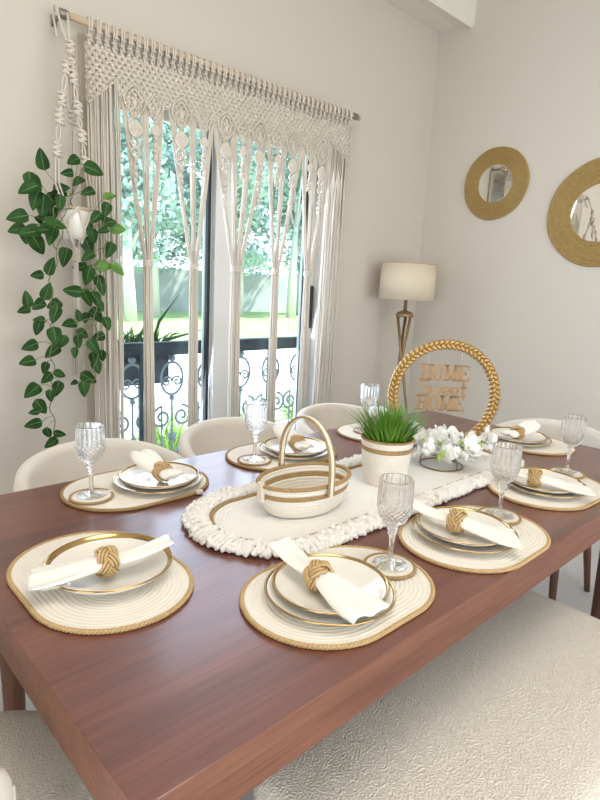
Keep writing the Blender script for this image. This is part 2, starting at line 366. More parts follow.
# trees
def tree_mesh(seed, H):
    r = random.Random(seed); lf = MB(); tr = MB()
    tube(tr, [(0, 0, 0), (.08, .05, H*.25), (0, .1, H*.55)], [.22, .17, .1], 8)
    cl = []
    for k in range(26):
        a = r.uniform(0, 6.28); z = r.uniform(.32, .95)*H; rr = (1.9*(1-abs(z/H-.6)))*r.uniform(.3, 1); c = Vector((cos(a)*rr, sin(a)*rr, z)); cl.append(c)
        if k % 3 == 0: tube(tr, [(0, .05, z*.55), c*.6+Vector((0, 0, z*.3)), c], [.07, .04, .01], 5)
    for k in range(5200):
        c = r.choice(cl); d = Vector((r.gauss(0, 1), r.gauss(0, 1), r.gauss(0, .8))); d = d.normalized()*r.uniform(.2, .85)
        p = c+d; s = r.uniform(.09, .17); u = Vector((r.gauss(0, 1), r.gauss(0, 1), r.gauss(0, 1))).normalized(); v = u.orthogonal().normalized()
        lf.add([p-u*s, p+v*s*.5, p+u*s, p-v*s*.5], [(0, 1, 2, 3)])
    return lf, tr
protos = []
for s_, H in ((1, 7.5), (2, 8.2), (3, 7.0)):
    lf, tr = tree_mesh(s_, H); protos.append((lf, tr))
made = {}
tl = ['tree with pale trunk beyond the lawn, seen at the far left of the glass door', 'leafy tree beyond lawn, seen between the first two curtain bundles', 'leafy tree seen just left of the dark meeting strip', 'leafy tree seen through the upper part of the right glass panel', 'leafy tree seen between third and fourth curtain bundles', 'tree beyond the lawn at right glass panel edge', 'tree beyond the lawn hidden mostly by the white door stile', 'furthest right tree beyond the lawn wall']
for i, (x, y) in enumerate([(9.2, 18), (11.2, 20), (13.2, 18.6), (15.4, 20.2), (17.4, 19), (19.4, 20.5), (12.2, 22), (21.5, 19.8)]):
    k = i % 3; root = empty('garden_tree', (x, y, -.2), rnd.uniform(0, 6)); tag(root, tl[i], 'tree', 'trees beyond the lawn')
    if k in made:
        for s_ in made[k]: c = s_.copy(); C.objects.link(c); c.parent = root
    else:
        lf, tr = protos[k]; made[k] = (lf.build('crown', M['treeleaf'], root, recalc=False), tr.build('trunk', M['bark'], root))

# ================================================================== TABLE
tb = empty('dining_table', (0, 0, 0)); tag(tb, 'long reddish-brown wooden dining table laid for eight', 'table')
TX0, TX1, TY0, TY1, TZ = .257, 2.42, .50, 1.59, .75
b = MB(); box(b, (TX0, TY0, TZ-.036), (TX1, TY1, TZ)); b.mi = [0, 0, 1, 1, 1, 1]
def crisp(o): q = o.modifiers.new('b', 'BEVEL'); q.width = .0016; q.segments = 2
o = b.build('tabletop', [M['table'], M['tableedge']], tb, mod=crisp)
b = MB(); i_ = .004
box(b, (TX0+i_, TY0+i_, .662), (TX1-i_, TY0+.03, TZ-.037)); box(b, (TX0+i_, TY1-.03, .662), (TX1-i_, TY1-i_, TZ-.037)); box(b, (TX0+i_, TY0+.03, .662), (TX0+.03, TY1-.03, TZ-.037)); box(b, (TX1-.03, TY0+.03, .662), (TX1-i_, TY1-.03, TZ-.037))
b.build('apron', M['tableedge'], tb)
for x, y in ((.39, .64), (.39, 1.43), (2.29, .64), (2.29, 1.45)):
    b = MB(); lathe(b, [(.001, 0), (.022, 0), (.034, .66), (.001, .66)], 20, (x, y, 0)); b.build('leg', M['leg'], tb)

# ================================================================== CHAIRS
def make_chair():
    e = empty('dining_chair', (0, 0, 0))
    # local: the sitter faces -y (front), back shell at +y
    def shell(th0, th1, z0f, z1f, thick, rx, ry):
        N, K = 48, 10; vs = []
        for i in range(N+1):
            th = th0+(th1-th0)*i/N; zt = z1f(th); zb = z0f(th)
            loop = [(-.5, zb), (-.5, zb+(zt-zb)*.35), (-.5, zt-.03), (-.38, zt-.008), (0, zt), (.38, zt-.008), (.5, zt-.03), (.5, zb+(zt-zb)*.35), (.5, zb)]
            for u, z in loop:
                fl = 1+.10*(z-.45); vs.append(((rx*fl+u*thick)*sin(th), (ry*fl+u*thick)*cos(th), z))
        K = 9; fs = [(i*K+k, i*K+(k+1) % K, (i+1)*K+(k+1) % K, (i+1)*K+k) for i in range(N) for k in range(K)]
        fs += [tuple(range(K)), tuple(N*K+k for k in range(K))]
        return vs, fs
    b = MB(); f = lambda th: .682+.082*max(0, cos(th*.86))**.8
    b.add(*shell(-1.75, 1.75, lambda t: .40, f, .045, .262, .25)); b.build('backrest', M['chair'], e, mod=lambda o: None)
    for s in (-1, 1):
        b = MB(); tube(b, [(s*.278*sin(1.76), .262*cos(1.76), z) for z in (.41, .5, .6, .665)], .006, 6)
        b.build('piping', M['chair'], e)
    b = MB(); prof = [(.001, .36), (.24, .36), (.262, .385), (.265, .42), (.25, .452), (.20, .468), (.001, .472)]
    lathe(b, prof, 40, (0, -.02, 0), sx=1, sy=.96); b.build('seat', M['boucle'], e)
    for sx_, sy_ in ((-1, -1), (1, -1), (-1, 1), (1, 1)):
        b = MB(); tube(b, [(sx_*.17, sy_*.16, .37), (sx_*.205, sy_*.20, 0)], [.021, .013], 12); b.build('leg', M['leg'], e)
    return e
ch = make_chair()
spots = [((.790, 1.68, 0), 0, 'cream barrel-back chair by the window, nearest the hanging vine'),
         ((1.382, 1.70, 0), 0, 'cream barrel-back chair in front of the middle of the glass door'),
         ((1.985, 1.68, 0), 0, 'cream barrel-back chair behind the basket handle, nearest the floor lamp'),
         ((2.50, 1.02, 0), -pi/2, 'cream barrel-back chair at the far end of the table, beneath the mirrors'),
         ((.135, .955, 0), pi/2, 'cream chair at the near table end, only nubby seat and arm tip showing')]
for i, (loc, rz, lb) in enumerate(spots):
    if i == 0: ch.location = loc; tag(ch, lb, 'chair', 'cream chairs around the table')
    else: o = dup(ch, loc, rz, lb)
    if i == 4: o.scale = (.88, 1, 1)
# the bench
e = empty('dining_bench', (0, 0, 0)); tag(e, 'long backless bench with nubby cream seat along the near side of the table', 'bench')
b = MB(); x0, x1, y0, y1 = .575, 1.645, .235, .70; rr = .045; poly = []
for cx, cy, a0 in ((x1-rr, y1-rr, 0), (x0+rr, y1-rr, 90), (x0+rr, y0+rr, 180), (x1-rr, y0+rr, 270)):
    for k in range(9): a = radians(a0+90*k/8); poly.append((cx+rr*cos(a), cy+rr*sin(a)))
n = len(poly); cx, cy = (x0+x1)/2, (y0+y1)/2
rings = [(0, .37), (0, .445), (.006, .459), (.018, .467), (.04, .470), (.1, .472)]
vs = []
for ins, z in rings:
    for x, y in poly:
        d = Vector((cx-x, cy-y)); k = ins; vs.append((x+math.copysign(min(k, abs(d.x)), d.x), y+math.copysign(min(k, abs(d.y)), d.y), z))
fs = [(i*n+k, i*n+(k+1) % n, (i+1)*n+(k+1) % n, (i+1)*n+k) for i in range(len(rings)-1) for k in range(n)]+[tuple((len(rings)-1)*n+k for k in range(n)), tuple(range(n))]
b.add(vs, fs); b.build('seat', M['boucle'], e)
b = MB(); box(b, (x0+.03, y0+.03, .32), (x1-.03, y1-.03, .37)); b.build('seat_frame', M['leg'], e)
for x in (x0+.07, x1-.07):
    for y in (y0+.07, y1-.07):
        b = MB(); tube(b, [(x, y, .33), (x, y, 0)], [.024, .016], 12); b.build('leg', M['leg'], e)

# ================================================================== TABLE SETTINGS
GA, GR = .0585, .1475
def make_mat(mt, w_):
    e = empty('placemat')
    b = MB(); coil(b, GA, GR-.003, w_, .0075, .0045 if w_ > .007 else .002, n=26); b.build('coiled_rope', M['mat'], e)
    b = MB(); rope(b, stadium(GA, GR, 40, .0046), .0030, .0024, .0150, 2, 6); b.build('braided_trim', M[mt], e)
    return e
def make_coaster():
    e = empty('coaster')
    b = MB(); coil(b, 0, .051, .0085, .0065, .005, n=26); b.build('coiled_rope', M['mat'], e)
    b = MB(); rope(b, stadium(0, .0535, 30, .0042), .0026, .0016, .0105, 2, 5); b.build('braided_trim', M['jutetan'], e)
    b = MB(); box(b, (.030, -.007, .0068), (.060, .007, .0086)); b.build('fabric_tag', M['tag'], e, mod=bevel(.0005, 1))
    return e
def plate(name, r, h, foot, gw):
    e = empty(name); b = MB(); t = .004
    out = [(.001, 0), (foot, 0), (foot+.004, .003), (r*.80, h*.35), (r*.93, h*.72), (r, h)]
    inn = [(r-.001, h+.0022), (r*.925, h*.72+.003), (r*.79, h*.35+.004), (foot+.002, .0055), (foot*.5, .0046), (.001, .0045)]
    lathe(b, out+inn, 72); b.build('dish', M['china'], e)
    b = MB(); sl = (h*.28-.0008)/(r*.075-.001); lathe(b, [(r-.0002, h-.0004), (r+.0009, h+.0002), (r+.0012, h+.0016), (r-.0004, h+.0032), (r-.001, h+.0030), (r-gw*.5, h+.0030-sl*(gw*.5-.001)), (r-gw, h+.0030-sl*(gw-.001)), (r-gw-.0004, h+.0018-sl*(gw-.001))], 96); b.build('gold_rim', M['gold'], e)
    return e
def make_napkin(tail, wide, seed, stand=False, drop=.012):
    """cloth pulled through a ring at the origin: narrow end to -y is the wide end, tail to +y."""
    r = random.Random(seed); b = MB(); NU, NS = 30, 44; vs = []
    ph = [r.uniform(0, 6.28) for _ in range(6)]
    for j in range(NS+1):
        s = -tail+(tail+wide)*j/NS
        if s < 0:
            t = -s/tail; w = .015+(.016 if not stand else .028)*t**.8*(1-.25*t*t); th = .013-.008*t; zc = -.002+.002*t*(1 if not stand else .5)+(.020*t*t if not stand else .0); pl = .003*t
            if stand: th = .014*sqrt(max(0, 1-t**3))+.0012
        else:
            t = s/wide; w = .015+(.033 if not stand else .034)*min(1, t*1.25)**.75; th = .016*(1-t)**1.0+.0030
            zc = -.002-drop*min(1, t*1.6); pl = .0065*(t**.7)*(1-.45*t)
            if stand: zc = -.002+.030*t; th = .012+.016*sin(pi*min(1, t)*.8)*sqrt(max(0, 1-t**6)); pl = .004*t
        side = []
        if s >= 0 and stand: w *= (1-.25*t**3)
        for k in range(NU+1):
            u = -1+2*k/NU; q = sqrt(max(0, 1-u*u))
            wv = pl*(cos(3.2*u*pi*.5+ph[0]+.4*t)+.5*cos(6.1*u+ph[1]+s*18)+.25*cos(11*u+ph[3]))
            skew = .010*t*sin(ph[4]+2*u) if s > 0 else 0
            side.append((w*u+skew*.3, -s+skew+(.006*u if s > 0 else 0)*t, zc+wv*.8+th*q*.8+.0006, -s, zc+wv*.8-th*q*(1.0 if stand else .45)-.0006))
        for x, y, z, _, _ in side: vs.append((x, y, z))
        for x, y, _, _, z in reversed(side): vs.append((x, y, z))
    K = 2*(NU+1); fs = [(j*K+k, j*K+(k+1) % K, (j+1)*K+(k+1) % K, (j+1)*K+k) for j in range(NS) for k in range(K)]
    for e_ in (0, NS):
        for k in range(NU): fs.append((e_*K+k, e_*K+k+1, e_*K+K-2-k, e_*K+K-1-k))
    b.add(vs, fs)
    if not stand:   # the folded layers at the wide hem
        for q in range(2):
            off = .0022*(q+1); w = .045-.004*q; y1_ = -wide+.006+.004*q; vv = []
            for jj in range(9):
                for k in range(NU+1):
                    u = -1+2*k/NU; t = 1-jj/16; wv = .0065*(t**.7)*(1-.45*t)*(cos(3.2*u*pi*.5+ph[0]+.4*t)+.5*cos(6.1*u+ph[1]+t*wide*18)+.25*cos(11*u+ph[3]))
                    vv.append((w*u*(.95+.05*t)+.004*q, y1_+.05*(1-t)*2*.9+.006*u, -.002-drop*1+wv*.8-off-.001))
            nn = NU+1; b.add(vv, [(a*nn+c, a*nn+c+1, (a+1)*nn+c+1, (a+1)*nn+c) for a in range(8) for c in range(NU)])
    o = b.build('napkin', M['linen'], recalc=False)
    if not stand: sd = o.modifiers.new('s', 'SOLIDIFY'); sd.thickness = .0008
    return o
def make_ring():
    b = MB(); q, p_ = 5, 3      # a Turk's head knot, three leads, five bights, tripled
    for k in (-1, 0, 1):
        pts = []; N = 240; off = .0060*k
        for i in range(N):
            th = 2*pi*p_*i/N; ax = cos(th*q/p_); sl = -sin(th*q/p_)*.0125*q/p_/.022
            nl = sqrt(1+sl*sl); y_ = .0125*ax+off/nl; tw = -off*sl/nl/.022
            rr = .0245-.0050*(y_/.0185)**2+.0042*sin(2*th*q/p_)
            pts.append((rr*cos(th+tw), y_, rr*sin(th+tw)))
        tube(b, pts, .0029, 7, True)
    return b.build('napkin_ring', M['jute'])
def make_goblet():
    b = MB(); n = 18
    prof = [(.001, .0), (.034, .0), (.0372, .0015), (.036, .0035), (.022, .0065), (.009, .011), (.0062, .018), (.0052, .030), (.0050, .045), (.0058, .060), (.0072, .068), (.0105, .073), (.0078, .077), (.0120, .081), (.0120, .085), (.0085, .089), (.0145, .094), (.0235, .100)]
    for i in range(21):                                                   # diamond-cut belly
        t = i/20; prof.append((.0235+.0125*sin(t*pi/2)**.9, .100+.036*t))
    for i in range(1, 9):
        t = i/8; prof.append((.036-.0010*t+.0002*sin(t*pi), .136+.055*t))
    prof += [(.0347, .1935), (.0337, .1935)]
    ins = [(.0332, .19), (.0334, .16), (.0336, .137), (.0315, .124), (.026, .112), (.016, .104), (.001, .101)]
    def fn(r, z, a, i):
        if i >= len(prof)-2: return r
        if z < .012: return r
        if z < .094: return r*(1+.05*cos(8*a+z*60))
        if z < .137: return r*(1+.075*(abs(cos(n*a*.5+(z-.094)*300))+abs(cos(n*a*.5-(z-.094)*300))-1.2)*min(1, (z-.094)/.01))
        k = min(1, (z-.136)/.006)*(1 if z < .186 else .6); return r*(1+.042*(1-2*abs(cos(n*a*.5))**1.5)*k)
    lathe(b, prof+ins, 180, fn=fn); o = b.build('crystal_goblet', M['crystal']); return o

mat0, mat1, coaster0 = make_mat('jute', .0092), make_mat('jutetan', .0060), make_coaster()
dp0 = plate('dinner_plate', .125, .018, .075, .0045); sp0 = plate('side_plate', .112, .021, .062, .0055); bp0 = plate('coupe_plate', .122, .030, .060, .0095)
ring0, gob0 = make_ring(), make_goblet()
used = {}
def place(proto, loc, rz, label, cat, group):
    if proto.name not in used: used[proto.name] = 1; o = proto; o.location = loc; o.rotation_euler = (0, 0, rz)
    else: o = dup(proto, loc, rz)
    tag(o, label, cat, group); return o
MZ = TZ+.0002
# who, mat centre, mat rz, lower plate, goblet, napkin origin, napkin rz (wide end direction), tail, wide, standing
sets = [
 ('A', (.788, .681), 0, (.748, .672), (.934, .672), (.732, .688), radians(-92), .12, .135, 0, 'at the bench-side setting nearest the camera'),
 ('B', (.450, 1.021), pi/2, (.462, 1.005), None, (.447, .985), radians(168), .125, .135, 0, 'at the near end setting without a goblet'),
 ('C', (1.242, .648), 0, (1.205, .657), (1.392, .662), (1.185, .668), radians(-72), .125, .14, 0, 'at the middle bench-side setting'),
 ('D', (1.756, .690), -.05, (1.725, .690), (1.935, .705), (1.675, .700), radians(-66), .10, .15, 0, 'at the farthest bench-side setting'),
 ('E', (2.232, 1.015), pi/2+.1, (2.205, 1.01), None, (2.17, 1.00), radians(-12), .065, .10, 1, 'at the table end below the mirrors'),
 ('F', (.748, 1.432), 0, (.797, 1.405), (.603, 1.412), (.800, 1.385), radians(98), .055, .105, 1, 'at the setting nearest the hanging vine'),
 ('G', (1.300, 1.432), 0, (1.335, 1.405), (1.157, 1.411), (1.325, 1.385), radians(80), .060, .12, 1, 'at the setting behind the basket'),
 ('H', (1.865, 1.440), 0, (1.905, 1.41), (1.784, 1.455), (1.90, 1.40), radians(95), .055, .105, 1, 'at the setting behind the potted grass'),
]
for k, mc, mr, pc, gc, nc, na, tl_, wd, st, wh in sets:
    place(mat1 if k in 'FGH' else mat0, (*mc, MZ), mr, 'oval cream rope placemat '+wh, 'placemat', 'oval rope placemats')
    top = MZ+.0077
    if k == 'B':
        place(bp0, (*pc, top), 0, 'single plate with wide gold rim '+wh, 'plate', 'gold-rimmed plates'); zt = top+.030; zr = zt+.012
    else:
        place(dp0, (*pc, top), 0, 'lower gold-rimmed plate '+wh, 'plate', 'gold-rimmed dinner plates')
        place(sp0, (pc[0]+.006, pc[1]+.005, top+.0058), 0, 'upper gold-rimmed plate '+wh, 'plate', 'gold-rimmed side plates'); zt = top+.0058+.021; zr = zt+.017
    if gc:
        place(coaster0, (*gc, top if k != 'H' else top), 0 if k in 'FG' else radians(150), 'round cream coaster under the goblet '+wh, 'coaster', 'round rope coasters')
        place(gob0, (*gc, top+.0068), 0, 'cut crystal stemmed goblet '+wh, 'goblet', 'crystal goblets')
    nk = make_napkin(tl_, wd, hash(k) % 7+ord(k), bool(st), drop=.010 if k != 'B' else .006)
    nk.location = (*nc, zr); nk.rotation_euler = (0, 0, na+pi/2)
    tag(nk, 'white cloth napkin '+wh, 'napkin', 'white cloth napkins')
    place(ring0, (*nc, zr-.0015), na+pi/2, 'knotted gold rope napkin ring '+wh, 'napkin ring', 'knotted napkin rings')
# small fabric tag sewn on the window-side mat
b = MB(); box(b, (.846, 1.276, MZ+.003), (.866, 1.290, MZ+.012)); tg = b.build('fabric_tag', M['tag'], None, mod=bevel(.0006, 1))
for o in bpy.data.objects:
    if o.name.startswith('placemat') and o.get('label', '').endswith('nearest the hanging vine') and o.name.startswith('placemat'): tg.parent = o; tg.matrix_parent_inverse = Matrix.Translation(-Vector(o.location))

# ---------------- runner
RC = (1.352, 1.030)
e = empty('table_runner', (*RC, MZ)); tag(e, 'long white rounded table runner with tan band and fluffy fringe', 'table runner')
b = MB(); coil(b, .455, .139, .0098, .0075, .005, n=26); b.build('coiled_rope', M['cordw'], e)
b = MB(); rope(b, stadium(.455, .1445, 40, .006), .0042, .003, .014, 2, 5); b.build('tan_braid', M['jutetan'], e)
b = MB(); coil(b, .455, .148, .148, .003, .001, n=26); 
per = stadium(.455, .150, 60, 0); L = []; tot = 0
for i in range(len(per)):
    a, c = Vector(per[i]), Vector(per[(i+1) % len(per)]); L.append((tot, a, c)); tot += (c-a).length
fr = MB(); N = 300; j = 0
for i in range(N):
    s = tot*i/N
    while j+1 < len(L) and L[j+1][0] <= s: j += 1
    s0, a, c = L[j]; d = (c-a).normalized(); p = a+d*(s-s0); nv = Vector((d.y, -d.x, 0))
    for q in range(6):
        u_ = (q+rnd.random())/6; r_ = rnd.uniform(.0065, .0095); ball(fr, p+d*rnd.uniform(-.006, .006)+nv*(.004+.058*u_)+Vector((0, 0, r_*1.02+rnd.uniform(0, .011)*(1-u_*.5))), r_, 7, 5, sc=(rnd.uniform(.7, 1.2), rnd.uniform(.7, 1.2), rnd.uniform(.7, 1)))
    for layer in range(2):
        ln = rnd.uniform(.050, .068); z0 = .007+.006*layer; jx = rnd.uniform(-.006, .006); bend = rnd.uniform(-.012, .012)
        pts = [p+d*jx+Vector((0, 0, z0*.8)), p+d*(jx+bend*.4)+nv*ln*.3+Vector((0, 0, z0+.004)), p+d*(jx+bend*.8)+nv*ln*.62+Vector((0, 0, z0+rnd.uniform(-.001, .005))), p+d*(jx+bend)+nv*ln*.88+Vector((0, 0, max(.0075, z0*.8))), p+d*(jx+bend*1.2)+nv*ln+Vector((0, 0, .0055))]
        tube(fr, pts, [.004, rnd.uniform(.0055, .0075), rnd.uniform(.0045, .0065), rnd.uniform(.006, .0078), .003], 6)
tag(fr.build('fringe', M['cordw'], e), 'fluffy white yarn fringe', kind='stuff')

# ---------------- basket
RZ = MZ+.0078
bk = empty('rope_basket', (1.020, 1.030, RZ), radians(-3)); tag(bk, 'small oval cream rope basket with tan stripes and arched handle', 'basket')
HB = .088
def bprof(z):  # half length, half width at height z
    t = z/HB; k = sqrt(max(0, 1-(1-min(1, t*2.4))**2))*.14+.86 if t < .42 else 1.0
    return (.119+.024*t)*k, (.077+.018*t)*k
def bcoil(mb, z0, z1, mi=0, dr=0.0):
    n = max(1, round((z1-z0)/.0088)); prof = []
    for i in range(n*5+1):
        z = z0+(z1-z0)*i/(n*5); prof.append((z, .0016*abs(sin(pi*i/5))))
    N = 64; vs = []; lay = [(z, w+dr, 1) for z, w in prof]+[(z, -w-.0065+dr, 1) for z, w in reversed(prof)]
    for z, w, _ in lay:
        a, c = bprof(z)
        for k in range(N): t = 2*pi*k/N; vs.append(((a+w)*cos(t), (c+w)*sin(t), z))
    m_ = len(lay); mb.add(vs, [(i*N+k, i*N+(k+1) % N, ((i+1) % m_)*N+(k+1) % N, ((i+1) % m_)*N+k) for i in range(m_) for k in range(N)], mi)
b = MB(); bcoil(b, 0, .052); bcoil(b, .0655, HB-.006)
a, c = bprof(0); N = 64; b.add([((a)*cos(2*pi*k/N), (c)*sin(2*pi*k/N), .001) for k in range(N)]+[((a)*cos(2*pi*k/N), (c)*sin(2*pi*k/N), .006) for k in range(N)], [tuple(range(N)), tuple(range(N, 2*N))])
b.build('basket_wall', M['mat'], bk)
b = MB(); bcoil(b, .052, .0655, dr=.0006); b.build('tan_stripe', M['jutetan'], bk)
def bel(z, N=90): a, c = bprof(z); return [((a-.003)*cos(2*pi*k/N), (c-.003)*sin(2*pi*k/N), z) for k in range(N)]
b = MB(); rope(b, bel(HB-.003), .0042, .0022, .012, 2, 5); b.build('rim_braid', M['jutetan'], bk)
# handle: an arched strap, tan with a cream middle
def strap(mb, x0, w, off, mi, t_=.004):
    R0 = .0945; vs = []; N = 40
    for i in range(N+1):
        if i < 8: y, z, ny, nz = R0+.001, .060+(.070)*i/8, 1, 0
        elif i > N-8: y, z, ny, nz = -R0-.001, .060+.070*(N-i)/8, -1, 0
        else: th = pi*(i-8)/(N-16); y, z, ny, nz = R0*cos(th), .130+.110*sin(th), cos(th), sin(th)
        for u, o_ in ((-w, off), (w, off), (w, off+t_), (-w, off+t_)): vs.append((x0+u, y+ny*o_, z+nz*o_))
    mb.add(vs, [(i*4+k, i*4+(k+1) % 4, (i+1)*4+(k+1) % 4, (i+1)*4+k) for i in range(N) for k in range(4)]+[(0, 1, 2, 3), (N*4, N*4+1, N*4+2, N*4+3)], mi, True)
b = MB(); strap(b, 0, .0105, .004, 0); strap(b, 0, .0045, .0078, 1, .0016); strap(b, 0, .0045, .0022, 1, .0016); b.build('handle', [M['jutetan'], M['mat']], bk, mod=bevel(.001, 2))
b = MB(); box(b, (-.148, -.006, .045), (-.137, .014, .094)); b.build('fabric_tag', M['tag'], bk, mod=bevel(.001, 1))
# ---------------- pot with grass
pg = empty('potted_grass', (1.368, 1.033, RZ)); pg.scale = (1.04, 1.04, 1.05); tag(pg, 'tuft of bright green grass in a cream rope-coil pot with tan stripe', 'potted plant')
def pcoil(mb, z0, z1, dr=0, mi=0):
    n = max(1, round((z1-z0)/.0072)); L_ = []
    for i in range(n*5+1):
        z = z0+(z1-z0)*i/(n*5); L_.append((.063+.013*z/.13+.0011*abs(sin(pi*i/5))+dr, z))
    lathe(mb, L_+[(r-.008, z) for r, z in reversed(L_)], 56, mi=mi, close=True)
b = MB(); pcoil(b, 0, .098); pcoil(b, .111, .130); lathe(b, [(.001, .001), (.062, .001), (.062, .005), (.001, .005)], 40); b.build('pot', M['mat'], pg)
b = MB(); pcoil(b, .098, .111, .0008); rope(b, [(.0745*cos(t/60*2*pi), .0745*sin(t/60*2*pi), .131) for t in range(60)], .0028, .0015, .01, 2, 5); b.build('tan_stripe', M['jutetan'], pg)
b = MB(); lathe(b, [(.001, .112), (.068, .110)], 30); b.build('soil', M['soil'], pg)
b = MB()
for i in range(520):
    a = rnd.uniform(0, 6.28); r0 = .058*sqrt(rnd.random()); t = (r0/.058)*rnd.uniform(.5, 1.25); l = rnd.uniform(.08, .142)*(1.05-.2*t); p = Vector((r0*cos(a), r0*sin(a), .11)); a += rnd.uniform(-.5, .5)
    d = Vector((cos(a), sin(a), 0)); side = Vector((-sin(a+rnd.uniform(-1, 1)), cos(a), 0)); w = rnd.uniform(.0016, .0028); q = []
    for s in range(5):
        u = s/4; c = p+d*l*t*(.35*u+.55*u*u)+Vector((0, 0, l*(u-.22*t*u*u))); q.append((c, w*(1-u**2.2)+.0001))
    vs = []
    for c, ww in q: vs += [c-side*ww, c+side*ww]
    b.add(vs, [(2*s, 2*s+1, 2*s+3, 2*s+2) for s in range(4)])
tag(b.build('grass_tuft', M['blade'], pg, recalc=False), 'dense bright green blades', kind='stuff')
# ---------------- flowers on a wire stand
fl = empty('flower_wreath', (1.655, 1.015, RZ)); tag(fl, 'arrangement of white artificial blossoms on a round brass wire stand', 'flower arrangement')
b = MB(); cr = .072
for z, r_ in ((.003, .0028), ): tube(b, [(cr*cos(t/40*2*pi), cr*sin(t/40*2*pi), z) for t in range(40)], r_, 8, True)
b.build('base_ring', M['wire'], fl)
b = MB(); tube(b, [(cr*.75*cos(t/40*2*pi), cr*.75*sin(t/40*2*pi), .045) for t in range(40)], .002, 6, True); b.build('upper_ring', M['wire'], fl)
for a in (.3, 2.4, 4.5):
    b = MB(); tube(b, [(cr*cos(a), cr*sin(a), .003), (cr*cos(a), cr*sin(a), .03), (cr*.75*cos(a), cr*.75*sin(a), .045)], .0022, 6); b.build('post', M['wire'], fl)
def blossom(seed):
    r = random.Random(seed); b = MB()
    for k in range(6):
        a = k*pi/3+r.uniform(-.2, .2); L_ = r.uniform(.024, .032); el = r.uniform(-.15, .65) if k % 2 else r.uniform(.1, .8); N1, N2 = 6, 4; vs = []
        R_ = Matrix.Rotation(a, 3, 'Z') @ Matrix.Rotation(-el, 3, 'Y')
        for i in range(N1+1):
            u = i/N1; w = .0125*sin(pi*min(.98, u*.86+.08))**.7*(1.1 if u < .8 else 1)
            for j in range(N2+1):
                v = -1+2*j/N2; vs.append(R_ @ Vector((L_*u, w*v, .007*u*u-.003*v*v*(1-u)+.002*sin(9*u+v*3+k))))
        b.add(vs, [(i*(N2+1)+j, i*(N2+1)+j+1, (i+1)*(N2+1)+j+1, (i+1)*(N2+1)+j) for i in range(N1) for j in range(N2)], 0)
    ball(b, (0, 0, .004), .0045, 8, 5, mi=1)
    return b
bm_ = [blossom(i).build('blossom', [M['petal'], M['bud']], fl, recalc=False) for i in range(4)]
# spray of blossoms: round the stand, then trailing towards the hoop
bp_ = [(-.065, .040, .055), (-.07, -.005, .062), (-.05, -.05, .055), (-.015, -.07, .060), (.03, -.065, .058), (.065, -.035, .062), (-.03, .0, .085), (.0, -.04, .088), (.035, -.01, .085), (.07, .01, .075), (-.035, .055, .080), (.005, .035, .095), (.05, .045, .08), (-.06, .085, .055), (-.01, .09, .07), (.04, .085, .06), (.10, -.06, .06), (.13, -.03, .065), (.155, -.075, .085), (.10, .03, .07), (.02, -.08, .075), (-.05, -.03, .10), (-.085, .06, .075)]
for i, p in enumerate(bp_):
    o = bm_[i] if i < 4 else bm_[i % 4].copy()
    if i >= 4: C.objects.link(o); o.parent = fl
    o.location = p; d = Vector((p[0]*.5-.6, p[1]-.5, .75)).normalized(); q = d.to_track_quat('Z', 'X').to_euler(); o.rotation_euler = (q.x+rnd.uniform(-.4, .4), q.y+rnd.uniform(-.4, .4), rnd.uniform(0, 6)); o.scale = [rnd.uniform(1.25, 1.65)]*3
b = MB()
tube(b, [(-.045, .0, .046), (-.02, -.03, .052), (.03, -.04, .05), (.10, -.03, .045), (.17, -.04, .05), (.225, -.05, .07)], .0022, 6)
tube(b, [(-.02, .046, .046), (-.05, .07, .045), (-.08, .07, .06)], .002, 6); tube(b, [(.02, .046, .046), (.02, .09, .05)], .002, 6)
for i in range(26):
    p = Vector(rnd.choice(bp_))+Vector((rnd.uniform(-.025, .025), rnd.uniform(-.025, .025), rnd.uniform(-.01, .022))); ball(b, p, rnd.uniform(.007, .010), 7, 5, sc=(1, 1, 1.5))
b.build('green_stems', M['bud'], fl)
# ---------------- braided hoop with hanging letters
hp = empty('braided_hoop', (1.812, 1.128, RZ)); tag(hp, 'gold braided hoop standing on the table with HOME Sweet HOME letters inside', 'table decoration')
hd = atan2(-.29, .31); hp.rotation_euler = (0, 0, hd); HR, HZ = .188, .2082
b = MB(); NN = 22
for k in range(3):
    pts = []
    for i in range(NN*12):
        th = 2*pi*i/(NN*12); a = th*NN+k*2*pi/3; pts.append(((HR+.0120*sin(a))*cos(th), .0095*sin(2*a), HZ+(HR+.0120*sin(a))*sin(th)))
    tube(b, pts, .0076, 8, True)
b.build('braid', M['goldm'], hp)
def stroke(mb, pts, w, t=.0035, closed=False):
    n = len(pts); P2 = [Vector(p) for p in pts]; A, B = [], []
    for i in range(n):
        d = (P2[(i+1) % n]-P2[i-1]) if closed else (P2[min(n-1, i+1)]-P2[max(0, i-1)]); d.normalize(); nn = Vector((-d.y, d.x))*w*.5; A.append(P2[i]+nn); B.append(P2[i]-nn)
    vs = []
    for a, c in zip(A, B): vs += [(a.x, -t/2, a.y), (c.x, -t/2, c.y), (c.x, t/2, c.y), (a.x, t/2, a.y)]
    fs = [(i*4+k, i*4+(k+1) % 4, ((i+1) % n)*4+(k+1) % 4, ((i+1) % n)*4+k) for i in range(n if closed else n-1) for k in range(4)]
    if not closed: fs += [(0, 3, 2, 1), tuple((n-1)*4+k for k in range(4))]
    mb.add(vs, fs, 0, False)
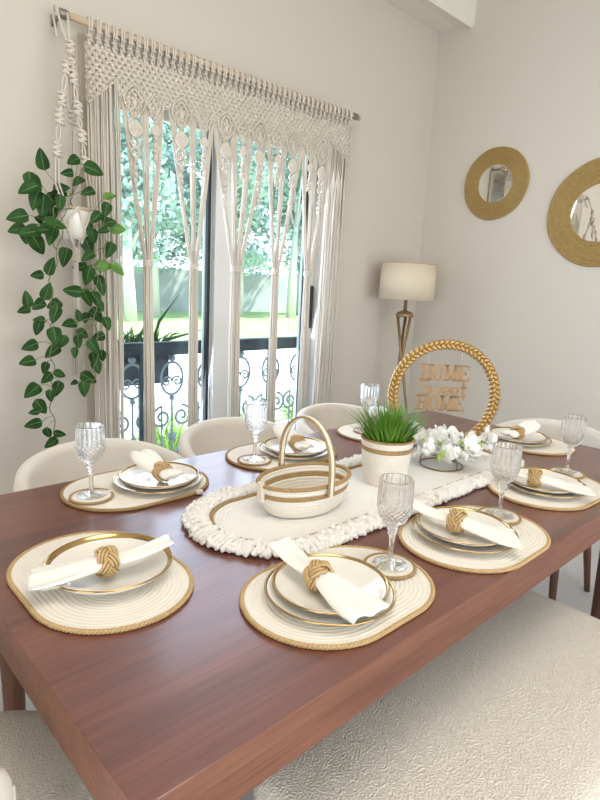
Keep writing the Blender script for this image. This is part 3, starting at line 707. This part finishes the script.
def word_home(mb, x0, z0, h, wd):
    T, t, s = h*.25, h*.13, h*.125
    def bar(xa, za, xb, zb, w): stroke(mb, [(xa, za), (xb, zb)], w)
    lw = wd/4.15; x = x0
    for xx in (x+.2*lw, x+.8*lw): bar(xx, z0, xx, z0+h, T); bar(xx-T*.95, z0+s/2, xx+T*.95, z0+s/2, s); bar(xx-T*.95, z0+h-s/2, xx+T*.95, z0+h-s/2, s)
    bar(x+.2*lw, z0+h*.5, x+.8*lw, z0+h*.5, s)
    x += lw*1.0; N = 28; cx, cz = x+lw*.46, z0+h/2
    for i in range(N):
        a0, a1 = 2*pi*i/N, 2*pi*(i+1)/N; ww = lambda a: T*(.45+.6*abs(cos(a)))
        q = []
        for a in (a0, a1):
            ro = 1; q.append((cx+cos(a)*lw*.47, cz+sin(a)*h*.51)); q.append((cx+cos(a)*(lw*.47-ww(a)), cz+sin(a)*(h*.51-ww(a)*.8)))
        v = [(q[0][0], -.00175, q[0][1]), (q[1][0], -.00175, q[1][1]), (q[3][0], -.00175, q[3][1]), (q[2][0], -.00175, q[2][1])]; v += [(a, .00175, c) for a, _, c in v]
        mb.add(v, [(0, 1, 2, 3), (4, 7, 6, 5), (0, 3, 7, 4), (1, 5, 6, 2)], 0, False)
    x += lw*.98
    bar(x+.16*lw, z0, x+.16*lw, z0+h, t); bar(x+.98*lw, z0, x+.98*lw, z0+h, T); bar(x+.2*lw, z0+h*.98, x+.56*lw, z0+h*.08, T*.9); bar(x+.56*lw, z0+h*.08, x+.95*lw, z0+h*.98, t)
    for xx in (x+.16*lw, x+.98*lw): bar(xx-T*.85, z0+s/2, xx+T*.85, z0+s/2, s); bar(xx-T*.7, z0+h-s/2, xx+T*.7, z0+h-s/2, s)
    x += lw*1.2
    bar(x+.2*lw, z0, x+.2*lw, z0+h, T); bar(x, z0+s/2, x+.86*lw, z0+s/2, s); bar(x, z0+h-s/2, x+.82*lw, z0+h-s/2, s); bar(x+.2*lw, z0+h*.5, x+.62*lw, z0+h*.5, s)
    bar(x+.84*lw, z0, x+.84*lw, z0+h*.3, s); bar(x+.80*lw, z0+h*.72, x+.80*lw, z0+h, s); bar(x+.6*lw, z0+h*.36, x+.6*lw, z0+h*.64, s*.8)
def word_sweet(mb, x0, z0, h):
    w = h*.23; arc = lambda cx, cz, rx, rz, a0, a1, n=14: [(cx+rx*cos(radians(a0+(a1-a0)*i/n)), cz+rz*sin(radians(a0+(a1-a0)*i/n))) for i in range(n+1)]
    H_ = h*1.25; stroke(mb, arc(x0+h*.38, z0+H_*.73, h*.32, H_*.22, 40, 270)+arc(x0+h*.38, z0+H_*.27, h*.34, H_*.24, 90, -150)[1:], w*1.1)
    x = x0+h*.82; k = h*.72
    stroke(mb, [(x, z0+k), (x+h*.22, z0+.03*h), (x+h*.42, z0+k*.95), (x+h*.62, z0+.03*h), (x+h*.84, z0+k)], w); x += h*1.22
    for _ in range(2): stroke(mb, [(x-h*.26, z0+k*.5), (x+h*.27, z0+k*.5)]+arc(x, z0+k*.5, h*.28, k*.47, 10, 320), w*.95); x += h*.68
    stroke(mb, [(x-.02*h, z0+H_), (x-.02*h, z0+h*.2), (x+h*.06, z0+h*.06), (x+h*.24, z0+h*.06)], w); stroke(mb, [(x-h*.24, z0+k), (x+h*.26, z0+k)], w*.9)
LT = []
b = MB(); word_home(b, -.092, .262, .060, .180); l1 = b.build('lettering_home', M['goldflat'], hp)
b = MB(); word_sweet(b, -.088, .207, .046); b.build('lettering_sweet', M['goldflat'], hp)
b = MB(); word_home(b, -.100, .150, .058, .180); b.build('lettering_home', M['goldflat'], hp)
for x in (-.068, .052):
    b = MB(); tube(b, [(x, 0, .322), (x, 0, HZ+sqrt(HR*HR-x*x)-.004)], .0008, 4); b.build('hanging_thread', M['thread'], hp)

# ================================================================== FLOOR LAMP
lp = empty('floor_lamp', (3.205, 2.36, 0)); tag(lp, 'floor lamp with cream drum shade on crossed dark brass rods in the corner', 'lamp')
b = MB(); r0, r1 = .186, .18; lathe(b, [(r0, 1.27), (r1, 1.505), (r1-.004, 1.505), (r0-.004, 1.27)], 64, close=True); b.build('lamp_shade', M['shade'], lp)
b = MB(); tube(b, [((r1)*cos(t/48*2*pi), r1*sin(t/48*2*pi), 1.505) for t in range(48)], .004, 6, True); b.build('shade_rim', M['tan'], lp)
b = MB(); lathe(b, [(.001, 1.155), (.058, 1.155), (.062, 1.165), (.05, 1.185), (.02, 1.195), (.012, 1.20), (.012, 1.40), (.001, 1.40)], 28)
for a in (0, 2.09, 4.19): tube(b, [(0, 0, 1.38), (.178*cos(a), .178*sin(a), 1.38)], .003, 5)
b.build('flange', M['brass'], lp)
for k in range(3):
    a = k*2*pi/3+.5; a2 = a+radians(165); zw = .0
    b = MB(); tube(b, [(.05*cos(a), .05*sin(a), 1.158), (.16*cos(a2), .16*sin(a2), 0)], .010, 10); b.build('leg', M['brass'], lp)

# ================================================================== MIRRORS
def mirror(name, y, z, r, ri, label):
    e = empty('round_mirror', (XR-.001, y, z)); tag(e, label, 'mirror', 'round gold mirrors on the right wall'); e.rotation_euler = (0, -pi/2, 0)
    b = MB(); n = 11; prof = [(ri, 0.0)]
    for i in range(n*5+1):
        q = ri+(r-ri)*i/(n*5); prof.append((q, .012+.005*abs(sin(pi*i/5))))
    prof += [(r+.002, .008), (r, 0)]
    rg = random.Random(int(r*100)); ph = [rg.uniform(0, 6) for _ in range(3)]
    lathe(b, prof, 96, fn=lambda q, zz, a, i: q*(1+.006*sin(3*a+ph[0])+.004*sin(7*a+ph[1]+i*.2))); b.build('frame', M['goldmir'], e)
    b = MB(); lathe(b, [(.0005, .009), (ri+.006, .009)], 64); b.build('mirror_glass', M['mirror'], e, recalc=False)
mirror('a', 2.048, 2.05, .228, .120, 'smaller round mirror in a wide gold rope frame, nearer the corner')
mirror('b', 1.358, 1.832, .308, .165, 'larger round mirror in a wide gold rope frame, cut by the picture edge')

# ================================================================== CURTAIN ROD AND MACRAME
YC = 2.5; RZc = 2.335
e = empty('curtain_rod', (0, YC, RZc)); tag(e, 'pale wooden curtain rod on metal brackets above the glass door', 'curtain rod')
b = MB(); tube(b, [(.985, 0, 0), (2.775, 0, 0)], .0135, 16); b.build('rod', M['rod'], e)
for x in (1.003, 2.735):
    b = MB(); tube(b, [(x-.016, 0, 0), (x+.016, 0, 0)], .0185, 14); box(b, (x-.008, .0, -.006), (x+.008, .099, .006)); box(b, (x-.012, .09, -.022), (x+.012, .099, .022)); b.build('bracket', M['steel'], e, mod=bevel(.002, 2))
cu = empty('macrame_curtain', (0, YC, 0)); tag(cu, 'cream knotted macrame curtain with tied cord bundles over the glass door', 'curtain')
MAJ = [1.30, 1.535, 1.79, 2.005, 2.24, 2.466]; MIN = [1.40, 1.66, 1.897, 2.13, 2.375]
X0c, X1c = 1.09, 2.70
def zb(x):
    """lower edge of the knotted header"""
    if x < MAJ[0]-.07: t = (x-X0c)/(MAJ[0]-.07-X0c); return 2.03+.13*t
    if x > MAJ[-1]+.07: t = (x-MAJ[-1]-.07)/(X1c-MAJ[-1]-.07); return 2.16-.09*t
    z = 2.10
    for c in MAJ: z = min(z, 2.00+abs(x-c)*2.4)
    for c in MIN: z = min(z, 2.015+abs(x-c)*2.7)
    return z
hd_ = MB(); px, pz = .0288, .0185
# larks-head loops over the rod
nl = 46; 
for i in range(nl):
    x = X0c+(X1c-X0c)*(i+.5)/nl
    for dx in (-.0052, .0052): tube(hd_, [(x+dx, .012, RZc-.045), (x+dx, .0185, RZc), (x+dx, .008, RZc+.0175), (x+dx, -.011, RZc+.0155), (x+dx, -.0195, RZc), (x+dx, -.013, RZc-.03), (x+dx*.6, -.007, RZc-.05)], .0046, 6)
    tube(hd_, [(x-.011, -.019, RZc-.028), (x, -.025, RZc-.031), (x+.011, -.019, RZc-.028)], .0052, 6)
    # spiral gathering beneath
    for k in range(2):
        z = RZc-.050-.012*k; o_ = .004*sin(k*1.6); tube(hd_, [(x-.011+o_, -.004, z+.004), (x+o_, -.014, z-.002), (x+.011+o_, -.004, z-.006)], .0050, 5)
    tube(hd_, [(x+.002, 0, RZc-.045), (x-.004, -.003, RZc-.06), (x+.004, -.001, RZc-.085)], .0065, 6)
# knotted net: square knots on an offset lattice joined by crossing cords
ztop = RZc-.078; row = 0; z = ztop
while z > 1.96:
    x = X0c+.012+(px/2 if row % 2 else 0)
    while x < X1c-.004:
        if z > zb(x)+.004:
            jz = rnd.uniform(-.001, .001)
            ball(hd_, (x, -.005, z+jz), .0105, 8, 5, sc=(.75, .8, .70))
            for s in (-1, 1):
                if z-pz > zb(x+s*px/2)-.01: 
                    for q in (-.0040, .0040): tube(hd_, [(x+q, -.002-.004*s, z), (x+s*px/2+q, -.002+.004*s, z-pz)], .0041, 6)
        x += px
    z -= pz; row += 1
# selvedge chains left and right
for xs, zl in ((X0c+.003, 2.035), (X1c-.003, 2.075)):
    z = RZc-.07
    while z > zl: tube(hd_, [(xs, -.006, z), (xs-.008, -.008, z-.011), (xs, -.010, z-.022), (xs+.006, -.008, z-.011)], .0032, 5, True); z -= .021
# double-half-hitch cords following the lower edge and outlining the eyes
def cordline(mb, pts, r=.0046):
    tube(mb, pts, r, 6)
    for i in range(len(pts)-1):
        a, c = Vector(pts[i]), Vector(pts[i+1]); L_ = (c-a).length; n_ = max(1, int(L_/.0085))
        for k in range(n_): ball(mb, a.lerp(c, (k+.5)/n_)+Vector((0, -.003, 0)), .0058, 6, 4)
for c in MAJ:
    for w_, zt_, zl_ in ((.052, 2.155, 2.02), (.030, 2.135, 2.05)):
        L_ = [];
        for s in (-1, 1): cordline(hd_, [(c+s*w_*sin(pi*t/8), -.010, zt_+(zl_-zt_)*t/8) for t in range(9)], .0042)
    ball(hd_, (c, -.012, 2.075), .012, 8, 6, sc=(1, .7, 1.5))
for c in MIN:
    for s in (-1, 1): cordline(hd_, [(c, -.008, 2.14), (c+s*.03, -.010, 2.10), (c+s*.045, -.008, 2.08)], .004); cordline(hd_, [(c+s*.045, -.008, 2.10), (c+s*.02, -.010, 2.05), (c, -.008, 2.015)], .004)
xs = [X0c+.006+(X1c-X0c-.012)*i/260 for i in range(261)]
tube(hd_, [(x, -.006, zb(x)) for x in xs], .0048, 5)
hd_.build('knotted_header', M['cord'], cu, recalc=False)
# pendants
def pendant(c, major):
    b = MB(); zt = 2.01
    # woven leaf under the tooth
    lz = .075 if major else .05; lw = .030 if major else .020
    for k in range(-3, 4):
        f_ = k/3; tube(b, [(c+lw*f_*sin(pi*t/8), -.014-.004*(1-abs(f_)), zt-lz*t/8) for t in range(9)], .0056, 6)
    for t in range(1, 8):
        w_ = lw*sin(pi*t/8); tube(b, [(c-w_, -.014, zt-lz*t/8), (c, -.014, zt-lz*t/8-.002), (c+w_, -.014, zt-lz*t/8)], .0044, 5)
    z = zt-lz
    if major:  # open diamonds
        for k in range(2):
            h = .040
            for s in (-1, 1): tube(b, [(c, -.013, z), (c+s*.012, -.014, z-h*.12), (c+s*.024, -.014, z-h*.5), (c+s*.012, -.014, z-h*.88), (c, -.013, z-h)], .0056, 6)
            for s in (-1, 1): tube(b, [(c+s*.012, -.008, z-h*.36), (c+s*.004, -.010, z-h*.5), (c+s*.012, -.008, z-h*.64)], .0044, 5)
            ball(b, (c, -.014, z-h), .0085, 8, 5); ball(b, (c-.022, -.014, z-h*.5), .0062, 7, 5); ball(b, (c+.022, -.014, z-h*.5), .0062, 7, 5); z -= h
    n = 4 if major else 4
    for k in range(n):                                                    # spiral knots
        for q in range(5):
            a = q/5*pi+k; tube(b, [(c+.0105*cos(a)*(.6+.4*sin(pi*q/5)), -.014+.008*sin(a), z-.004*q-.001), (c, -.014*cos(a*.5), z-.004*q-.003), (c-.0105*cos(a)*(.6+.4*sin(pi*q/5)), -.014-.008*sin(a), z-.004*q-.005)], .0054, 5)
        ball(b, (c+.002*(-1)**k, -.014, z-.012), .0125, 8, 6, sc=(.85, .7, 1.15)); z -= .029 if major else .025
    ball(b, (c, -.013, z), .007, 7, 5); tube(b, [(c, -.013, z), (c+.003, -.013, z-.03)], [.006, .002], 5)
    b.build('knotted_pendant', M['cord'], cu, recalc=False)
for c in MAJ: pendant(c, True)
for c in MIN: pendant(c, False)
# tied cord bundles: two outer lines of cords and one or two middle ones drawn together at the binding
NX = [1.365, 1.617, 1.880, 2.155, 2.405]; NZ = 1.40
VG = [(1.250, 1.352, 1.437), (1.483, 1.600, 1.712), (1.725, 1.845, 1.95, 2.060), (2.072, 2.185, 2.312), (2.322, 2.420, 2.545)]
for i, c in enumerate(NX):
    b = MB(); gs = VG[i]; wn = .024 if i != 2 else .034; per_ = 9; ncord = per_*len(gs)
    for k in range(ncord):
        f_ = (k+.5)/ncord; g = gs[k//per_]; kk = k % per_; outer = k//per_ in (0, len(gs)-1); xt = g+((kk+.5)/per_-.5)*(.026 if outer else .044); xn = c+(f_-.5)*wn*1.6; yy = .014*sin(k*2.4)
        if kk == 3 and outer: xt += (.03 if k < per_ else -.03)
        zt = zb(min(max(xt, X0c+.02), X1c-.02))+.01; pts = []
        for t in range(9):
            u = t/8; g_ = u-(.05 if outer else 0)*sin(pi*u); pts.append((xt+(xn-xt)*g_+rnd.uniform(-.0012, .0012), -.002+yy*u*.8, zt+(NZ-zt)*u))
        xe = c+.010+(f_-.5)*wn*rnd.uniform(2.0, 2.6)
        for t in range(1, 7): u = t/6; pts.append((xn+(xe-xn)*u+rnd.uniform(-.001, .001), yy*(.8+.5*u), NZ+(.06-NZ)*u))
        tube(b, pts, [.0026]*9+[.0036]*6, 5)
    b.build('cord_bundle', M['cord'], cu, recalc=False)
    b = MB()
    for k in range(5): tube(b, [(c+wn*.92*cos(t/20*2*pi), .018*sin(t/20*2*pi), NZ-.006*k+.012) for t in range(20)], .0036, 6, True)
    b.build('binding', M['cord'], cu)
# straight side curtains of cords
for xa, xb, n_ in ((X0c+.005, MAJ[0]-.065, 40), (MAJ[-1]+.075, X1c-.005, 40)):
    b = MB()
    for k in range(n_):
        x = xa+(xb-xa)*(k+.5)/n_; y = .012*sin(k*1.9)+.008*sin(k*.7); zt = zb(min(max(x, X0c+.01), X1c-.01))+.01; d = .0; pts = []
        for t in range(8): u = t/7; pts.append((x+rnd.uniform(-.002, .002)+(.02*u*sin(k*.8) if t else 0)-(.04*u if xa > 2 else -.0), y*(1+u*.6), zt+(.05-zt)*u))
        tube(b, pts, .0034, 5)
    b.build('side_fringe', M['cord'], cu, recalc=False)

# ================================================================== PLANT HANGER + POTHOS
ph_ = empty('plant_hanger', (0, 2.42, 0)); tag(ph_, 'knotted macrame plant hanger looped over the left end of the curtain rod', 'plant hanger')
def knot_run(b, pts, r=.0052, knots=(), spread=.008):
    V_ = [Vector(p) for p in pts]
    for k in range(4):
        a = k*pi/2+.6; q = []
        for i in range(len(V_)-1):
            for s in range(5):
                u = s/5; kn = min([abs(i+u-kk) for kk in knots]+[9]); w = spread*(1 if kn > .35 else .35); q.append(V_[i].lerp(V_[i+1], u)+Vector((cos(a)*w, sin(a)*w, 0)))
        q.append(V_[-1]); tube(b, q, r*.62, 5)
    for kk in knots:
        i = min(int(kk), len(V_)-2); c = V_[i].lerp(V_[i+1], kk-i)
        for q in range(5): 
            z = c.z+.020-.010*q; s = (-1)**q; tube(b, [(c.x-s*.016, c.y-.002, z+.004), (c.x, c.y-.015, z), (c.x+s*.016, c.y-.002, z-.004), (c.x, c.y+.012, z), (c.x-s*.016, c.y-.002, z+.004)], .0056, 6)
PZ0 = 1.475; PC = Vector((.992, 0, 0))
b = MB()
for x in (.972, 1.012): tube(b, [(x-.004, .06, 2.24), (x, .10, 2.33), (x, .08, 2.3535), (x, .058, 2.33), (x*.6+.992*.4, .03, 2.26), (.995, 0, 2.19)], .0045, 6)
knot_run(b, [(.995, .0, 2.21), (.997, 0, 2.12)], knots=(.2, .9))
b.build('top_loop', M['cord'], ph_, recalc=False)
for pts, kn in (([(.975, -.01, 2.13), (.948, -.03, 2.02), (.925, -.05, 1.92), (.905, -.065, 1.80), (.90, -.065, 1.68), (.935, -.062, 1.58)], (.15, 1.3, 2.0, 3.0)),
                ([(.995, -.01, 2.12), (1.0, -.03, 2.0), (1.008, -.045, 1.90), (1.018, -.05, 1.79), (1.035, -.045, 1.68), (1.045, -.035, 1.57)], (.3, 1.3, 2.3, 3.2)),
                ([(.998, .005, 2.10), (1.01, .04, 1.95), (1.01, .06, 1.8), (.995, .07, 1.58)], (1.0,))):
    b = MB(); knot_run(b, pts, knots=kn, spread=.009); b.build('knotted_strand', M['cord'], ph_, recalc=False)
b = MB()
for a in (200, 320, 90, 20, 260):
    r_ = radians(a); tube(b, [(PC.x+.072*cos(r_), .072*sin(r_), 1.60), (PC.x+.074*cos(r_+.2), .074*sin(r_+.2), 1.55), (PC.x+.060*cos(r_+.5), .060*sin(r_+.5), 1.50), (PC.x+.03*cos(r_+.6), .03*sin(r_+.6), 1.455), (PC.x, 0, 1.43)], .0048, 6)
    tube(b, [(PC.x+.072*cos(r_), .072*sin(r_), 1.60), (PC.x+.074*cos(r_-.5), .074*sin(r_-.5), 1.55), (PC.x+.060*cos(r_-.7), .060*sin(r_-.7), 1.50), (PC.x, 0, 1.43)], .0048, 6)
b.build('cradle', M['cord'], ph_, recalc=False)
b = MB()
for q in range(7): tube(b, [(PC.x+.014*cos(t/12*2*pi), .014*sin(t/12*2*pi), 1.44-.008*q) for t in range(12)], .005, 6, True)
for k in range(16):
    a = k*2.4; r_ = .012*sqrt(k/16); tube(b, [(PC.x+r_*cos(a), r_*sin(a), 1.42), (PC.x+r_*1.4*cos(a), r_*1.4*sin(a), 1.2), (PC.x-.01+r_*1.9*cos(a), r_*1.9*sin(a), .93+rnd.uniform(-.03, .03))], .003, 5)
b.build('tassel', M['cord'], ph_, recalc=False)

pt = empty('trailing_plant', (PC.x, 2.42, PZ0)); tag(pt, 'trailing green heart-leaved vine in a small white hanging pot', 'hanging plant')
b = MB(); lathe(b, [(.001, 0), (.040, 0), (.058, .02), (.066, .07), (.068, .118), (.062, .118), (.058, .07), (.05, .03), (.001, .02)], 40); b.build('pot', M['pot'], pt)
b = MB(); lathe(b, [(.0685, .112), (.0695, .126), (.062, .126), (.061, .112)], 40, close=True); b.build('tan_rim', M['tan'], pt)
b = MB(); lathe(b, [(.001, .10), (.062, .098)], 24); b.build('soil', M['soil'], pt)
def leafm(mb, base, dirv, nrm, L_, light=0):
    d = dirv.normalized(); n_ = (nrm-d*nrm.dot(d)).normalized(); s = d.cross(n_); NL, NW = 9, 4; vs = []; cup = rnd.uniform(.08, .22); w0 = L_*rnd.uniform(.31, .37); drp = rnd.uniform(.0, .25)
    for i in range(NL+1):
        u = i/NL; w = w0*((sin(pi*min(1, u**.62)))**.72 if 0 < u < 1 else 0)+.0002
        for j in range(NW+1):
            v = -1+2*j/NW; vs.append(base+d*L_*(u-.05*abs(v)*(1-u))+s*w*v+n_*(abs(v)*w*cup*2-drp*L_*u*u))
    mb.add(vs, [(i*(NW+1)+j, i*(NW+1)+j+1, (i+1)*(NW+1)+j+1, (i+1)*(NW+1)+j) for i in range(NL) for j in range(NW)], light)
    for sgn in (1, -1): tube(mb, [base+d*L_*u+n_*(-drp*L_*u*u+sgn*.0006) for u in (0, .3, .6, .9)], [L_*.017, L_*.012, L_*.008, .0002], 4, mi=2)
# leaves listed as x, z (metres on the plant's plane), so that each trail hangs as it grows
fx = lambda px, py: None
LV = {}
LV = {'crown': [(-0.148, -0.076, 0.279, 0.076, 'u'),(-0.014, -0.036, 0.299, 0.059, 'l'),(0.029, -0.13, 0.263, 0.076, 'r'),(-0.061, -0.091, 0.241, 0.05, 'l'),(-0.203, -0.111, 0.186, 0.067, 'd'),(-0.217, -0.118, 0.159, 0.076, 'l'),(-0.184, -0.106, 0.182, 0.067, 'd'),(-0.249, -0.085, 0.058, 0.076, 'l'),(-0.249, -0.078, 0.016, 0.063, 'l'),(-0.145, -0.06, 0.111, 0.092, 'd'),(-0.179, -0.076, 0.128, 0.076, 'd'),(-0.113, -0.041, 0.083, 0.076, 'd'),(-0.212, -0.103, 0.008, 0.076, 'l'),(-0.154, -0.016, -0.034, 0.084, 'd'),(-0.14, -0.126, -0.001, 0.076, 'd'),(-0.061, -0.043, -0.074, 0.076, 'd'),(-0.013, -0.076, 0.217, 0.059, 'l'),(-0.069, -0.057, 0.188, 0.063, 'r'),(0.014, -0.104, 0.181, 0.059, 'l'),(-0.073, -0.026, 0.171, 0.067, 'l'),(-0.09, -0.004, 0.14, 0.076, 'd'),(-0.091, -0.089, 0.127, 0.063, 'd'),(-0.136, -0.04, 0.061, 0.076, 'l'),(-0.201, -0.014, -0.004, 0.063, 'd'),(-0.124, -0.119, 0.045, 0.084, 'r'),(-0.157, -0.125, 0.023, 0.076, 'l')], 'left': [(-0.141, -0.108, -0.112, 0.071, 'u'),(-0.163, -0.016, -0.15, 0.05, 'l'),(-0.163, -0.117, -0.208, 0.067, 'u'),(-0.224, -0.075, -0.241, 0.063, 'u'),(-0.215, -0.005, -0.288, 0.05, 'l'),(-0.179, -0.061, -0.264, 0.059, 'l'),(-0.11, -0.04, -0.265, 0.063, 'l'),(-0.126, -0.089, -0.301, 0.071, 'd'),(-0.171, -0.041, -0.325, 0.046, 'l'),(-0.17, -0.021, -0.358, 0.063, 'd'),(-0.143, -0.128, -0.384, 0.076, 'd'),(-0.08, -0.032, -0.416, 0.059, 'd'),(-0.197, -0.001, -0.432, 0.067, 'l'),(-0.122, -0.033, -0.456, 0.071, 'l'),(-0.241, -0.094, -0.482, 0.071, 'l'),(-0.151, -0.027, -0.521, 0.05, 'd'),(-0.125, -0.117, -0.535, 0.05, 'r'),(-0.164, -0.072, -0.555, 0.059, 'l'),(-0.201, -0.012, -0.615, 0.076, 'l'),(-0.13, -0.092, -0.6, 0.067, 'd'),(-0.159, -0.093, -0.626, 0.05, 'd'),(-0.203, -0.113, -0.662, 0.067, 'd'),(-0.235, -0.127, -0.676, 0.042, 'l'),(-0.213, -0.042, -0.746, 0.067, 'l'),(-0.176, -0.102, -0.775, 0.05, 'd'),(-0.126, -0.095, -0.789, 0.05, 'r'),(-0.153, -0.066, -0.83, 0.059, 'l')], 'right': [(0.035, -0.123, 0.085, 0.07, 'l'),(0.128, -0.055, 0.184, 0.055, 'L'),(0.084, -0.111, 0.121, 0.063, 'd'),(0.127, -0.053, 0.081, 0.071, 'r'),(0.169, -0.039, 0.057, 0.067, 'L'),(0.067, -0.117, 0.037, 0.05, 'l'),(0.114, -0.076, -0.034, 0.067, 'd'),(0.037, -0.04, -0.023, 0.076, 'd'),(0.043, -0.076, 0.016, 0.059, 'd'),(-0.001, -0.124, -0.066, 0.059, 'l'),(0.034, -0.06, 0.047, 0.05, 'd'),(0.102, -0.044, -0.1, 0.071, 'R'),(0.155, -0.063, -0.113, 0.067, 'R'),(0.014, -0.007, -0.109, 0.063, 'l'),(0.027, -0.054, -0.144, 0.08, 'd'),(0.097, -0.013, -0.172, 0.067, 'd'),(0.06, -0.112, -0.194, 0.055, 'd'),(-0.064, -0.112, -0.205, 0.071, 'l'),(0.033, -0.025, -0.235, 0.076, 'd'),(0.048, -0.078, -0.237, 0.063, 'd'),(0.051, -0.109, -0.263, 0.055, 'd'),(0.082, -0.009, -0.308, 0.071, 'd'),(0.091, -0.085, -0.34, 0.059, 'd'),(-0.049, -0.032, -0.343, 0.067, 'l'),(-0.008, -0.036, -0.306, 0.05, 'u'),(0.031, -0.015, -0.32, 0.05, 'd'),(0.002, -0.049, -0.384, 0.063, 'r'),(0.074, -0.032, -0.4, 0.059, 'l'),(-0.035, -0.085, -0.412, 0.055, 'd'),(0.028, -0.095, -0.434, 0.071, 'd'),(0.098, -0.014, -0.486, 0.055, 'd'),(-0.045, -0.074, -0.459, 0.046, 'd'),(0.066, -0.005, -0.503, 0.067, 'd'),(0.061, -0.044, -0.528, 0.063, 'd'),(0.022, -0.049, -0.573, 0.076, 'r'),(-0.028, -0.115, -0.605, 0.063, 'd'),(-0.026, -0.007, -0.597, 0.034, 'l')]}
for nm in LV:
    b = MB(); pts = LV[nm]; nodes = []
    if nm == 'left': way = [(-.03, -.05, .12), (-.075, -.09, .10), (-.10, -.10, -.02), (-.13, -.07, -.17), (-.125, -.06, -.30), (-.135, -.06, -.42), (-.13, -.06, -.56), (-.14, -.05, -.70), (-.12, -.05, -.85)]
    elif nm == 'right': way = [(.04, -.05, .12), (.085, -.08, .10), (.10, -.09, 0), (.06, -.07, -.12), (.05, -.06, -.25), (.055, -.06, -.40), (.05, -.06, -.52), (.03, -.05, -.62)]
    else: way = [(0, -.01, .10), (-.03, -.04, .17), (-.10, -.08, .12), (-.14, -.08, .04), (-.10, -.08, -.06)]
    ws = []
    for i in range(len(way)-1):
        for s in range(8): ws.append(Vector(way[i]).lerp(Vector(way[i+1]), s/8)+Vector((.008*sin(i*8+s), .004*cos(s*2.), 0)))
    tube(b, ws, .0022, 5, mi=3)
    for x, y, z, L_, d in pts:
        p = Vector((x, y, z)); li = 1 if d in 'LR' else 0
        ang = {'u': 95, 'l': 195, 'r': -10, 'd': -85, 'L': 10, 'R': -15}[d]+rnd.uniform(-28, 28)
        a = radians(ang); dv = Vector((cos(a), rnd.uniform(-.35, .15), sin(a))); base = p-dv.normalized()*L_*.5
        nr = Vector((-.35+rnd.uniform(-.45, .45), -1, .25+rnd.uniform(-.4, .5)))
        near_ = min(ws, key=lambda q: (q-base).length+max(0, base.z-q.z)*.5)
        mid = near_.lerp(base, .5)+Vector((0, -.006, .008)); tube(b, [near_, mid, base], .0012, 4, mi=3)
        leafm(b, base, dv, nr, L_*1.02, li)
    b.build('vine', [M['leaf'], M['leafl'], M['vein'], M['stem']], pt, recalc=False)
